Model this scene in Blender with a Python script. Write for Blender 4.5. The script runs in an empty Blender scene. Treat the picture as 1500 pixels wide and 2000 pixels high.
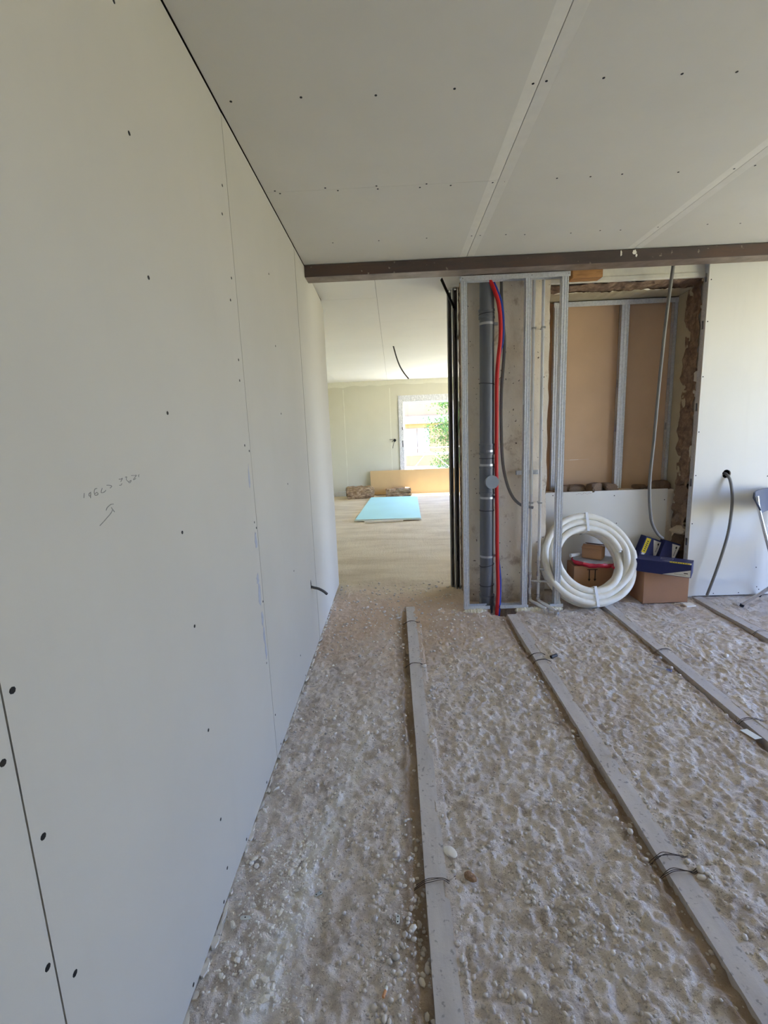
import bpy, math, random
import numpy as np
from mathutils import Vector, Matrix, Euler

random.seed(7)
rng = np.random.default_rng(11)
SC = bpy.context.scene
COL = SC.collection
PI = math.pi

# ---------------------------------------------------------------- camera
CAM_H = 1.5446
YAW, PITCH, ROLL = -0.0270, 0.1713, -0.0394
cy_, sy_, cp_, sp_ = math.cos(YAW), math.sin(YAW), math.cos(PITCH), math.sin(PITCH)
fwd = Vector((sy_ * cp_, cy_ * cp_, -sp_))
rgt = Vector((cy_, -sy_, 0))
upv = rgt.cross(fwd)
r2 = math.cos(ROLL) * rgt + math.sin(ROLL) * upv
u2 = -math.sin(ROLL) * rgt + math.cos(ROLL) * upv
cam_data = bpy.data.cameras.new('camera')
cam_data.sensor_fit = 'HORIZONTAL'
cam_data.sensor_width = 36.0
cam_data.lens = 897.58 / 1500 * 36
cam_data.clip_start = 0.02
cam_data.clip_end = 300
cam = bpy.data.objects.new('camera', cam_data)
cam.matrix_world = Matrix(((r2.x, u2.x, -fwd.x, 0), (r2.y, u2.y, -fwd.y, 0), (r2.z, u2.z, -fwd.z, CAM_H), (0, 0, 0, 1)))
COL.objects.link(cam)
SC.camera = cam

# ---------------------------------------------------------------- daylight
SUN_EL, SUN_AZ = math.radians(70), math.radians(8)      # azimuth from +Y towards +X
world = bpy.data.worlds.new('world')
SC.world = world
world.use_nodes = True
wn = world.node_tree
wn.nodes.clear()
w_out = wn.nodes.new('ShaderNodeOutputWorld')
w_bg = wn.nodes.new('ShaderNodeBackground')
w_sky = wn.nodes.new('ShaderNodeTexSky')
w_sky.sky_type = 'NISHITA'
w_sky.sun_disc = False
w_sky.sun_elevation = SUN_EL
w_sky.sun_rotation = SUN_AZ
w_sky.air_density = 1.0
w_sky.dust_density = 0.3
w_sky.ozone_density = 4.0
w_bg.inputs['Strength'].default_value = 0.34
w_wb = wn.nodes.new('ShaderNodeMix')          # white balance of the sky light
w_wb.data_type = 'RGBA'
w_wb.blend_type = 'MULTIPLY'
w_wb.inputs[0].default_value = 1.0
w_wb.inputs[7].default_value = (0.95, 0.95, 1.18, 1)
wn.links.new(w_sky.outputs[0], w_wb.inputs[6])
wn.links.new(w_wb.outputs[2], w_bg.inputs[0])
wn.links.new(w_bg.outputs[0], w_out.inputs[0])

sun_data = bpy.data.lights.new('sun', 'SUN')
sun_data.energy = 7.0
sun_data.angle = math.radians(0.53)
sun_data.color = (1.0, 0.97, 0.92)
sun = bpy.data.objects.new('sun', sun_data)
sd = Vector((math.cos(SUN_EL) * math.sin(SUN_AZ), math.cos(SUN_EL) * math.cos(SUN_AZ), math.sin(SUN_EL)))
sun.rotation_euler = sd.to_track_quat('Z', 'Y').to_euler()
sun.location = (3, 20, 15)
COL.objects.link(sun)

# openings the daylight comes through: (axis, plane, lo/hi, z lo/hi)
WIN_RIGHT = (0.9, 2.8, 0.05, 2.50)      # right wall of the front room (y0, y1, z0, z1)
WIN_FAR = (0.20, 2.70, 0.06, 2.36)       # far wall (x0, x1, z0, z1)
ADDED_OPENING = (6.6, 10.2, 0.10, 2.36)        # far room's right wall: unseen opening added to brighten the room
X_RIGHT, X_FARR, Y_FAR = 5.2, 4.2, 11.5


def portal(name, loc, rot, sx, sy):
    l = bpy.data.lights.new(name, 'AREA')
    l.shape = 'RECTANGLE'
    l.size, l.size_y = sx, sy
    l.cycles.is_portal = True
    o = bpy.data.objects.new(name, l)
    o.location = loc
    o.rotation_euler = rot
    COL.objects.link(o)


portal('portal_front', (X_RIGHT + .26, sum(WIN_RIGHT[:2]) / 2, sum(WIN_RIGHT[2:]) / 2), (0, PI / 2, 0), WIN_RIGHT[3] - WIN_RIGHT[2], WIN_RIGHT[1] - WIN_RIGHT[0])
portal('portal_far', (sum(WIN_FAR[:2]) / 2, Y_FAR + .36, sum(WIN_FAR[2:]) / 2), (-PI / 2, 0, 0), WIN_FAR[1] - WIN_FAR[0], WIN_FAR[3] - WIN_FAR[2])
portal('portal_side', (X_FARR + .26, sum(ADDED_OPENING[:2]) / 2, sum(ADDED_OPENING[2:]) / 2), (0, PI / 2, 0), ADDED_OPENING[3] - ADDED_OPENING[2], ADDED_OPENING[1] - ADDED_OPENING[0])

SC.view_settings.view_transform = 'Standard'
SC.view_settings.look = 'None'
SC.view_settings.exposure = 3.0
SC.view_settings.gamma = 1.0
SC.view_settings.use_curve_mapping = False
SC.cycles.max_bounces = 12
SC.cycles.diffuse_bounces = 8
SC.cycles.transparent_max_bounces = 12

# ---------------------------------------------------------------- materials


def lin(r, g, b):
    return tuple(((c / 255) / 12.92 if c / 255 <= .04045 else ((c / 255 + .055) / 1.055) ** 2.4) for c in (r, g, b)) + (1.0,)


class NT:
    """small node-tree helper"""

    def __init__(self, name):
        self.m = bpy.data.materials.new(name)
        self.m.use_nodes = True
        self.t = self.m.node_tree
        self.t.nodes.clear()
        self.out = self.t.nodes.new('ShaderNodeOutputMaterial')
        self.b = self.t.nodes.new('ShaderNodeBsdfPrincipled')
        self.t.links.new(self.b.outputs[0], self.out.inputs[0])
        self.co = self.t.nodes.new('ShaderNodeTexCoord').outputs['Object']

    def n(self, kind, **kw):
        nd = self.t.nodes.new(kind)
        for k, v in kw.items():
            if k in nd.inputs:
                self.put(nd.inputs[k], v)
            else:
                setattr(nd, k, v)
        return nd

    def put(self, sock, v):
        if hasattr(v, 'links') or isinstance(v, bpy.types.NodeSocket):
            self.t.links.new(v, sock)
        else:
            sock.default_value = v

    def set(self, name, v):
        self.put(self.b.inputs[name], v)

    def noise(self, scale, detail=4, rough=.55, vec=None, dist=0.0):
        nd = self.n('ShaderNodeTexNoise', Scale=scale, Detail=detail, Roughness=rough, Distortion=dist)
        self.t.links.new(vec if vec is not None else self.co, nd.inputs['Vector'])
        return nd.outputs['Fac']

    def ramp(self, fac, stops):
        r = self.n('ShaderNodeValToRGB')
        self.t.links.new(fac, r.inputs[0])
        el = r.color_ramp.elements
        while len(el) < len(stops):
            el.new(0.5)
        for e, (p, c) in zip(el, stops):
            e.position = p
            e.color = c if len(c) == 4 else tuple(c) + (1,)
        return r.outputs[0]

    def step(self, fac, lo, hi):
        r = self.n('ShaderNodeMapRange')
        r.interpolation_type = 'SMOOTHSTEP'
        r.inputs['From Min'].default_value = lo
        r.inputs['From Max'].default_value = hi
        self.t.links.new(fac, r.inputs['Value'])
        return r.outputs[0]

    def mix(self, fac, a, b, mode='MIX'):
        nd = self.n('ShaderNodeMix', data_type='RGBA', blend_type=mode)
        self.put(nd.inputs['Factor'], fac)
        self.put(nd.inputs[6], a)
        self.put(nd.inputs[7], b)
        return nd.outputs[2]

    def math(self, op, a, b=0.0, c=0.0):
        nd = self.n('ShaderNodeMath', operation=op)
        self.put(nd.inputs[0], a)
        self.put(nd.inputs[1], b)
        self.put(nd.inputs[2], c)
        return nd.outputs[0]

    def xyz(self, vec=None):
        nd = self.n('ShaderNodeSeparateXYZ')
        self.t.links.new(vec if vec is not None else self.co, nd.inputs[0])
        return nd.outputs

    def mapped(self, scale):
        nd = self.n('ShaderNodeMapping')
        nd.inputs['Scale'].default_value = scale
        self.t.links.new(self.co, nd.inputs[0])
        return nd.outputs[0]

    def bump(self, h, strength, dist, chain=None):
        nd = self.n('ShaderNodeBump', Strength=strength, Distance=dist)
        self.t.links.new(h, nd.inputs['Height'])
        if chain is not None:
            self.t.links.new(chain, nd.inputs['Normal'])
        self.t.links.new(nd.outputs[0], self.b.inputs['Normal'])
        return nd.outputs[0]


def simple(name, col, rough=.6, metal=0.0, var=.08, scale=18, bump=0.0, bscale=60, spec=.4):
    """base colour with a gentle procedural mottling and optional fine relief"""
    k = NT(name)
    c = Vector(col[:3])
    lo = tuple(max(0, x * (1 - var)) for x in c) + (1,)
    hi = tuple(min(1, x * (1 + var)) for x in c) + (1,)
    k.set('Base Color', k.ramp(k.noise(scale, 5), [(.3, lo), (.7, hi)]))
    k.set('Roughness', rough)
    k.set('Metallic', metal)
    k.b.inputs['Specular IOR Level'].default_value = spec
    if bump:
        k.bump(k.noise(bscale, 4), bump, .004)
    return k.m


M = {}


def mat_board(name, base, var):
    k = NT(name)
    c1 = k.ramp(k.noise(1.6, 4), [(.35, tuple(x * (1 - var) for x in base[:3]) + (1,)), (.65, base)])
    streak = k.noise(1.0, 5, .6, k.mapped((9, 9, .9)))
    c2 = k.mix(k.math('MULTIPLY', k.step(streak, .55, .8), .10), c1, tuple(x * .75 for x in base[:3]) + (1,))
    k.set('Base Color', c2)
    k.set('Roughness', .72)
    k.b.inputs['Specular IOR Level'].default_value = .25
    k.bump(k.noise(260, 3), .12, .001)
    return k.m


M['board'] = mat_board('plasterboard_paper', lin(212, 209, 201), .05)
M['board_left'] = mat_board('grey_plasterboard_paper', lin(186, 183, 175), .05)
M['board_right'] = mat_board('plasterboard_paper_white', lin(228, 226, 220), .03)
M['board_edge'] = simple('tapered_paper_edge', lin(219, 216, 208), .7, var=.03)
M['far_plaster'] = mat_board('skimmed_plaster', lin(200, 197, 180), .05)
M['skim'] = simple('joint_skim', lin(214, 212, 197), .8, var=.03)
M['backing'] = simple('dark_cavity', lin(58, 52, 46), .9)
M['screw'] = simple('black_screw', lin(22, 21, 22), .55, .3)
M['pencil'] = simple('pencil_graphite', lin(118, 117, 114), .7, var=.25, scale=200)
M['smudge'] = simple('scuffed_paper', lin(160, 164, 178), .8, var=.1, scale=50)
M['galv'] = None


def mat_galv(name, base, rough):
    k = NT(name)
    v = k.n('ShaderNodeTexVoronoi', Scale=90.0)
    k.t.links.new(k.co, v.inputs['Vector'])
    c = k.ramp(v.outputs['Color'], [(.2, tuple(x * .86 for x in base[:3]) + (1,)), (.8, base)])
    st = k.noise(2.2, 5, .6, k.mapped((14, 14, 1.2)))
    k.set('Base Color', k.mix(k.math('MULTIPLY', k.step(st, .5, .8), .25), c, tuple(x * .62 for x in base[:3]) + (1,)))
    k.set('Metallic', .45)
    k.set('Roughness', k.math('MULTIPLY_ADD', st, .25, rough))
    return k.m


M['galv'] = mat_galv('galvanised_steel', lin(216, 219, 224), .32)
M['galv_backlit'] = simple('galvanised_steel_shaded', lin(122, 118, 114), .6, .25, .15, 14)  # same metal as the other studs, darkened in colour as if backlit
M['chrome'] = simple('chromed_brass', lin(226, 226, 228), .24, .85, .03)


def mat_beam():
    k = NT('rusty_brown_steel')
    n = k.noise(3.0, 6, .62, k.mapped((.6, 3, 3)))
    c = k.ramp(n, [(.25, lin(62, 53, 52)), (.5, lin(80, 68, 65)), (.70, lin(98, 74, 62)), (.85, lin(128, 118, 110))])
    sp = k.noise(26, 3, .5)
    k.set('Base Color', k.mix(k.step(sp, .66, .74), c, lin(150, 138, 124)))
    k.set('Roughness', .62)
    k.set('Metallic', .15)
    k.bump(k.noise(40, 4), .3, .004)
    return k.m


M['beam'] = mat_beam()
M['flange'] = simple('floor_bounce_steel', lin(138, 124, 114), .55, .2, .3, 9, .3, 40)  # paler than the web: light bounced off the floor put into the colour


def mat_old_wall():
    k = NT('old_plaster')
    x, y, z = k.xyz()
    n = k.noise(2.2, 7, .62, k.mapped((1.5, 1.5, .7)))
    c = k.ramp(n, [(.25, lin(200, 182, 158)), (.45, lin(226, 214, 196)), (.7, lin(234, 226, 212))])
    n2 = k.noise(6.5, 6, .7)
    c = k.mix(k.math('MULTIPLY', k.step(n2, .56, .72), .6), c, lin(150, 118, 88))
    foot = k.math('ADD', z, k.math('MULTIPLY', k.noise(5, 5, .7), -.7))
    c = k.mix(k.math('MULTIPLY', k.step(foot, -.10, -.36), .8), c, lin(150, 130, 110))
    spots = k.noise(45, 2, .4)
    c = k.mix(k.step(spots, .70, .74), c, lin(96, 80, 66))
    k.set('Base Color', c)
    k.set('Roughness', .88)
    nb = k.bump(n2, .35, .02)
    k.bump(k.noise(90, 4, .7), .35, .004, nb)
    return k.m


M['old_wall'] = mat_old_wall()
M['lintel'] = simple('white_painted_render', lin(214, 210, 198), .8, var=.12, scale=7, bump=.3)
M['reveal'] = simple('cream_reveal', lin(188, 178, 150), .8, var=.08, scale=6, bump=.2)


def mat_rubble():
    k = NT('broken_masonry')
    n = k.noise(16, 8, .7)
    c = k.ramp(n, [(.25, lin(84, 68, 56)), (.5, lin(136, 112, 92)), (.75, lin(180, 156, 132))])
    k.set('Base Color', c)
    k.set('Roughness', .95)
    k.bump(n, .8, .015)
    return k.m


M['rubble'] = mat_rubble()
M['stone_pale'] = simple('pale_masonry', lin(196, 178, 152), .9, var=.2, scale=12, bump=.5, bscale=40)
M['kraft'] = simple('brown_board_back', lin(202, 170, 138), .8, var=.05, scale=3)
M['wood'] = None


def mat_wood():
    k = NT('pine_block')
    n = k.noise(6, 5, .6, k.mapped((1.2, 6, 12)))
    k.set('Base Color', k.ramp(n, [(.3, lin(150, 104, 62)), (.55, lin(190, 140, 88)), (.8, lin(120, 78, 44))]))
    k.set('Roughness', .7)
    return k.m


M['wood'] = mat_wood()
M['pvc'] = simple('grey_pvc', lin(98, 101, 108), .38, var=.05, scale=6)
M['pvc_cap'] = simple('grey_pvc_cap', lin(134, 140, 147), .42, var=.03)
M['clamp'] = simple('zinc_clamp', lin(176, 178, 182), .35, .7)
M['tie'] = simple('black_tie', lin(22, 22, 24), .5)
M['red'] = simple('red_pipe', lin(196, 34, 34), .42, var=.06)
M['blue'] = simple('blue_pipe', lin(32, 62, 158), .42, var=.06)
M['conduit'] = simple('grey_conduit', lin(122, 120, 118), .5, var=.06)
M['conduit_dark'] = simple('dark_hole_shade', lin(66, 64, 64), .5)
M['mlpipe'] = simple('white_water_pipe', lin(238, 239, 240), .35, var=.04)
M['foam'] = simple('expanding_foam', lin(232, 226, 206), .9, var=.06, scale=30, bump=.6, bscale=50)
M['coil'] = None


def mat_coil():
    k = NT('white_foam_pipe')
    n = k.noise(14, 4)
    k.set('Base Color', k.ramp(n, [(.3, lin(236, 231, 216)), (.7, lin(247, 244, 234))]))
    k.set('Roughness', .55)
    k.bump(k.noise(120, 3), .25, .002)
    return k.m


M['coil'] = mat_coil()
M['strap'] = simple('clear_strap', lin(236, 238, 240), .25, var=.02)
M['card'] = simple('cardboard', lin(176, 134, 100), .8, var=.06, scale=5)
M['card_dark'] = simple('cardboard_brown', lin(164, 122, 92), .8, var=.06, scale=5)
M['print'] = simple('black_print', lin(40, 34, 30), .7)
M['navy'] = simple('navy_card', lin(34, 40, 92), .5, var=.06, scale=6)
M['white_print'] = simple('white_card', lin(226, 224, 218), .6, var=.03)
M['yellow'] = simple('yellow_label', lin(232, 204, 40), .55, var=.04)
M['yellow_ink'] = simple('label_ink', lin(150, 112, 24), .6)
M['red_wrap'] = simple('red_shrink_wrap', lin(190, 36, 62), .25, var=.2, scale=25, bump=.6, bscale=30, spec=.7)
M['grey_wrap'] = simple('grey_film_roll', lin(150, 146, 148), .3, var=.12, scale=12, bump=.4, bscale=18, spec=.6)
M['chair_plastic'] = simple('slate_plastic', lin(92, 98, 116), .45, var=.04)
M['chair_black'] = simple('black_vinyl', lin(36, 36, 40), .45)
M['batten'] = None


def mat_batten():
    k = NT('cement_dusted_batten')
    n = k.noise(3, 7, .65, k.mapped((2.5, .9, 3)))
    c = k.ramp(n, [(.3, lin(186, 180, 176)), (.6, lin(206, 200, 196)), (.8, lin(216, 211, 206))])
    sp = k.noise(55, 3, .5)
    c = k.mix(k.math('MULTIPLY', k.step(sp, .6, .7), .5), c, lin(86, 80, 78))
    k.set('Base Color', c)
    k.set('Roughness', .85)
    k.bump(k.noise(80, 5, .7), .35, .003)
    return k.m


M['batten'] = mat_batten()
M['wire'] = simple('rusty_tie_wire', lin(72, 60, 52), .7, .4)


def mat_pebble(name, a, b):
    k = NT(name)
    oi = k.n('ShaderNodeObjectInfo')
    n = k.noise(30, 4)
    f = k.math('MULTIPLY_ADD', oi.outputs['Random'], .55, k.math('MULTIPLY', n, .75))
    k.set('Base Color', k.ramp(f, [(.1, a), (.9, b)]))
    k.set('Roughness', .8)
    k.bump(k.noise(70, 4), .25, .003)
    return k.m


M['pebble'] = mat_pebble('river_pebble', lin(180, 169, 158), lin(228, 220, 210))
M['chip'] = mat_pebble('plaster_chip', lin(214, 208, 198), lin(242, 238, 230))


def mat_floor():
    k = NT('rough_screed')
    x, y, z = k.xyz()
    n1 = k.noise(1.3, 6, .62)
    n2 = k.noise(7, 7, .68)
    n3 = k.noise(42, 6, .7)
    c = k.ramp(n2, [(.28, lin(192, 179, 168)), (.48, lin(222, 211, 201)), (.7, lin(233, 224, 215))])
    c = k.mix(k.math('MULTIPLY', k.step(n1, .52, .70), .55), c, lin(206, 188, 170))
    c = k.mix(k.math('MULTIPLY', k.step(n3, .58, .74), .45), c, lin(156, 144, 134))
    c = k.mix(k.math('MULTIPLY', k.step(n3, .40, .28), .55), c, lin(228, 220, 210))
    n4 = k.noise(3.4, 8, .72, dist=.6)
    c = k.mix(k.math('MULTIPLY', k.step(n4, .53, .66), .5), c, lin(156, 140, 126))
    n5 = k.noise(24, 7, .72, dist=.4)
    c = k.mix(k.math('MULTIPLY', k.step(n5, .55, .66), .5), c, lin(132, 118, 106))
    c = k.mix(k.math('MULTIPLY', k.step(n4, .42, .30), .4), c, lin(242, 237, 232))
    grit = k.noise(170, 3, .6)
    c = k.mix(k.math('MULTIPLY', k.step(grit, .59, .67), .55), c, lin(120, 108, 98))
    # brownish earth near the doorway and beside the sleepers
    ny = k.math('MULTIPLY_ADD', k.noise(2.6, 6, .7), 1.8, y)
    door = k.math('MULTIPLY', k.step(ny, 3.3, 4.6), k.step(x, 1.3, .2))
    c = k.mix(k.math('MULTIPLY', door, .8), c, lin(204, 176, 148))
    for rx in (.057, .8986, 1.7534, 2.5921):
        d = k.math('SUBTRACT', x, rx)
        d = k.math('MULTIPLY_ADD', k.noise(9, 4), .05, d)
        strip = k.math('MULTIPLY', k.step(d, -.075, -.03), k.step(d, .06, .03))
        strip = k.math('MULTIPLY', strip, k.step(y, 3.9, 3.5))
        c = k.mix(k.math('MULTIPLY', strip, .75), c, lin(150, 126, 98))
    # spilt white plaster along the left wall
    line = k.math('MULTIPLY_ADD', y, -.20, x)
    line = k.math('MULTIPLY_ADD', k.noise(4, 6, .7), .16, line)
    d = k.math('ABSOLUTE', k.math('ADD', line, .555))
    wht = k.math('MULTIPLY', k.step(d, .10, .0), k.step(k.noise(13, 6, .75), .36, .54))
    wht = k.math('MULTIPLY', wht, k.step(y, 2.7, 1.6))
    c = k.mix(k.math('MULTIPLY', wht, .9), c, lin(238, 234, 228))
    d2 = k.math('MULTIPLY_ADD', k.noise(6, 5, .7), .12, x)
    edge = k.math('MULTIPLY', k.step(d2, -.50, -.57), k.step(k.noise(20, 5, .7), .45, .6))
    c = k.mix(k.math('MULTIPLY', edge, .7), c, lin(216, 211, 203))
    # smooth dusty screed of the far room
    yy = k.math('MULTIPLY_ADD', k.noise(1.8, 6, .7), 1.2, y)
    far = k.step(yy, 4.5, 5.3)
    f1 = k.noise(2.0, 6, .6, k.mapped((.6, 1.8, 1)))
    cf = k.ramp(f1, [(.3, lin(190, 174, 146)), (.55, lin(210, 196, 168)), (.75, lin(218, 206, 180))])
    cf = k.mix(k.math('MULTIPLY', k.step(n2, .60, .75), .35), cf, lin(150, 132, 104))
    c = k.mix(far, c, cf)
    k.set('Base Color', c)
    k.set('Roughness', .92)
    k.b.inputs['Specular IOR Level'].default_value = .2
    h = k.math('ADD', k.math('MULTIPLY', n3, .6), k.math('MULTIPLY', k.noise(130, 5, .7), .35))
    k.bump(h, .8, .018)
    return k.m


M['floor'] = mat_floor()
M['pack'] = None


def mat_pack():
    k = NT('mineral_wool_pack')
    n = k.noise(18, 6, .75, k.mapped((.7, 1, 2.2)))
    k.set('Base Color', k.ramp(n, [(.3, lin(78, 56, 36)), (.5, lin(140, 110, 76)), (.68, lin(196, 172, 134)), (.8, lin(226, 214, 190))]))
    k.set('Roughness', .45)
    k.bump(n, .7, .02)
    return k.m


M['pack'] = mat_pack()
M['aqua'] = simple('aqua_board', lin(168, 216, 214), .65, var=.03, scale=2)
M['mdf'] = simple('tan_board', lin(198, 166, 118), .7, var=.05, scale=2)
M['gypsum_core'] = simple('gypsum_core', lin(226, 220, 204), .9, var=.05)
M['upvc'] = simple('white_upvc', lin(232, 233, 234), .3, var=.02)


def mat_film():
    k = NT('printed_protective_film')
    n = k.noise(7, 3, .5, k.mapped((30, 30, 3)))
    k.set('Base Color', k.ramp(n, [(.46, lin(226, 227, 230)), (.52, lin(150, 152, 160)), (.6, lin(206, 208, 212))]))
    k.set('Roughness', .35)
    return k.m


M['film'] = mat_film()


def mat_glass():
    k = NT('window_glass')
    tr = k.n('ShaderNodeBsdfTransparent')
    gl = k.n('ShaderNodeBsdfGlossy', Roughness=.02)
    mx = k.n('ShaderNodeMixShader')
    mx.inputs[0].default_value = .05
    k.t.links.new(tr.outputs[0], mx.inputs[1])
    k.t.links.new(gl.outputs[0], mx.inputs[2])
    k.t.links.new(mx.outputs[0], k.out.inputs[0])
    k.t.nodes.remove(k.b)
    return k.m


M['glass'] = mat_glass()
M['facade'] = simple('peach_render', lin(158, 128, 92), .9, var=.05, scale=2)
M['facade_white'] = simple('pale_render', lin(176, 170, 158), .9, var=.03, scale=2)
M['shutter'] = simple('white_shutter', lin(178, 180, 184), .6, var=.03)
M['roof_tile'] = simple('terracotta', lin(170, 96, 66), .85, var=.15)
M['leaf'] = None


def mat_leaf():
    k = NT('leaf')
    n = k.noise(3, 3)
    k.set('Base Color', k.ramp(n, [(.3, lin(34, 62, 24)), (.7, lin(70, 100, 46))]))
    k.set('Roughness', .5)
    tl = k.n('ShaderNodeBsdfTranslucent', Color=lin(72, 112, 44))
    ad = k.n('ShaderNodeMixShader')
    ad.inputs[0].default_value = .35
    k.t.links.new(k.b.outputs[0], ad.inputs[1])
    k.t.links.new(tl.outputs[0], ad.inputs[2])
    k.t.links.new(ad.outputs[0], k.out.inputs[0])
    return k.m


M['leaf'] = mat_leaf()
M['bark'] = simple('bark', lin(104, 86, 70), .9, var=.2, scale=30, bump=.6)
M['ground'] = simple('pale_dusty_ground', lin(186, 177, 130), .95, var=.1, scale=.6)
M['paving'] = simple('pale_paving', lin(222, 221, 214), .9, var=.06, scale=2)
M['paper'] = simple('pale_paper', lin(226, 228, 222), .7, var=.03)
M['clod'] = simple('brown_earth', lin(158, 126, 98), .95, var=.25, scale=3, bump=.8, bscale=4)
M['clip'] = simple('grey_plastic_clip', lin(206, 210, 208), .5)
M['orange'] = simple('filter_paper', lin(206, 150, 104), .8)
M['pen'] = simple('white_pen', lin(206, 208, 222), .3)
M['dark_hole'] = simple('hole_lining', lin(20, 18, 17), .9)

# ---------------------------------------------------------------- mesh helpers


class MB:
    def __init__(self):
        self.v, self.f, self.mi = [], [], []
        self.cur = 0

    def add(self, vs, fs):
        o = len(self.v)
        self.v += [tuple(p) for p in vs]
        self.f += [tuple(i + o for i in q) for q in fs]
        self.mi += [self.cur] * len(fs)
        return self

    def slot(self, i):
        self.cur = i
        return self

    def box(self, x0, x1, y0, y1, z0, z1):
        vs = [(x, y, z) for z in (z0, z1) for y in (y0, y1) for x in (x0, x1)]
        return self.add(vs, [(0, 2, 3, 1), (4, 5, 7, 6), (0, 1, 5, 4), (2, 6, 7, 3), (0, 4, 6, 2), (1, 3, 7, 5)])

    def obox(self, c, ax, ay, az):
        """oriented box: centre and three half-axis vectors"""
        c, ax, ay, az = Vector(c), Vector(ax), Vector(ay), Vector(az)
        vs = [c + i * ax + j * ay + k * az for k in (-1, 1) for j in (-1, 1) for i in (-1, 1)]
        return self.add(vs, [(0, 2, 3, 1), (4, 5, 7, 6), (0, 1, 5, 4), (2, 6, 7, 3), (0, 4, 6, 2), (1, 3, 7, 5)])

    def bar(self, p, q, w, t, up=(0, 0, 1)):
        p, q = Vector(p), Vector(q)
        d = q - p
        s = d.cross(Vector(up))
        s = s.normalized() if s.length > 1e-6 else Vector((1, 0, 0))
        u = s.cross(d).normalized()
        return self.obox((p + q) / 2, s * w / 2, d / 2, u * t / 2)

    def prism(self, poly, h0, h1, fn):
        """polygon in (a, b), extruded h0..h1; fn(a, b, h) -> xyz"""
        n = len(poly)
        vs = [fn(a, b, h0) for a, b in poly] + [fn(a, b, h1) for a, b in poly]
        fs = [(i, (i + 1) % n, n + (i + 1) % n, n + i) for i in range(n)]
        fs += [tuple(range(n))[::-1], tuple(range(n, 2 * n))]
        return self.add(vs, fs)

    def tube(self, pts, r, seg=10, caps=True, closed=False):
        pts = [Vector(p) for p in pts]
        n = len(pts)
        rs = r if isinstance(r, (list, tuple)) else [r] * n
        vs, fs = [], []
        nrm = None
        for i in range(n):
            a = pts[i - 1] if (i > 0 or closed) else pts[i]
            b = pts[(i + 1) % n] if (i < n - 1 or closed) else pts[i]
            d = (b - a).normalized()
            if nrm is None:
                nrm = d.orthogonal().normalized()
            else:
                nrm = (nrm - d * nrm.dot(d))
                nrm = nrm.normalized() if nrm.length > 1e-6 else d.orthogonal().normalized()
            bn = d.cross(nrm)
            for s in range(seg):
                a_ = 2 * PI * s / seg
                vs.append(pts[i] + (nrm * math.cos(a_) + bn * math.sin(a_)) * rs[i])
        last = n if closed else n - 1
        for i in range(last):
            j = (i + 1) % n
            for s in range(seg):
                t = (s + 1) % seg
                fs.append((i * seg + s, i * seg + t, j * seg + t, j * seg + s))
        if caps and not closed:
            fs.append(tuple(range(seg))[::-1])
            fs.append(tuple(range((n - 1) * seg, n * seg)))
        return self.add(vs, fs)

    def cyl(self, p, q, r, seg=20):
        return self.tube([p, q], r, seg)

    def ring(self, p, q, r_in, r_out, seg=24):
        """hollow cylinder between p and q"""
        p, q = Vector(p), Vector(q)
        d = (q - p).normalized()
        n = d.orthogonal().normalized()
        b = d.cross(n)
        vs, fs = [], []
        for (c, r) in ((p, r_in), (p, r_out), (q, r_out), (q, r_in)):
            for s in range(seg):
                a = 2 * PI * s / seg
                vs.append(c + (n * math.cos(a) + b * math.sin(a)) * r)
        for k in range(4):
            for s in range(seg):
                t = (s + 1) % seg
                m = (k + 1) % 4
                fs.append((k * seg + s, k * seg + t, m * seg + t, m * seg + s))
        return self.add(vs, fs)

    def build(self, name, mat, parent=None, smooth=False, bevel=0.0, world=True, label=None):
        me = bpy.data.meshes.new(name)
        vs = self.v
        if parent is not None and world:
            o = world_loc(parent)
            vs = [(x - o[0], y - o[1], z - o[2]) for x, y, z in vs]
        me.from_pydata(vs, [], self.f)
        mats = mat if isinstance(mat, (list, tuple)) else [mat]
        for m in mats:
            me.materials.append(M[m] if isinstance(m, str) else m)
        if len(mats) > 1:
            me.polygons.foreach_set('material_index', self.mi)
        if smooth:
            me.polygons.foreach_set('use_smooth', [True] * len(me.polygons))
        me.update()
        o = bpy.data.objects.new(name, me)
        COL.objects.link(o)
        if parent is not None:
            o.parent = parent
        if bevel:
            b = o.modifiers.new('bevel', 'BEVEL')
            b.width = bevel
            b.segments = 2
            b.limit_method = 'ANGLE'
            b.angle_limit = math.radians(40)
        if smooth:
            try:
                me.set_sharp_from_angle(angle=math.radians(42))
            except Exception:
                pass
        if label:
            o['label'] = label
        return o


def world_loc(o):
    v = Vector((0, 0, 0))
    while o is not None:
        v += Vector(o.location)
        o = o.parent
    return v


def tag(o, label, cat, group=None):
    o['label'] = label
    o['category'] = cat
    if group:
        o['group'] = group
    return o


def thing(name, label, cat, loc=(0, 0, 0), rot=(0, 0, 0), group=None):
    o = bpy.data.objects.new(name, None)
    o.empty_display_size = .1
    o.location = loc
    o.rotation_euler = rot
    COL.objects.link(o)
    return tag(o, label, cat, group)


def struct(o, label=None, cat=None):
    o['kind'] = 'structure'
    if label:
        o['label'] = label
    if cat:
        o['category'] = cat
    return o


def bez(pts, n=12):
    """Catmull-Rom through points"""
    P = [Vector(p) for p in pts]
    P = [2 * P[0] - P[1]] + P + [2 * P[-1] - P[-2]]
    out = []
    for i in range(1, len(P) - 2):
        for k in range(n):
            t = k / n
            a, b, c, d = P[i - 1], P[i], P[i + 1], P[i + 2]
            out.append(.5 * ((2 * b) + (c - a) * t + (2 * a - 5 * b + 4 * c - d) * t * t + (3 * b - a - 3 * c + d) * t ** 3))
    out.append(P[-2])
    return out


_T = rng.random((256, 256))


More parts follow.
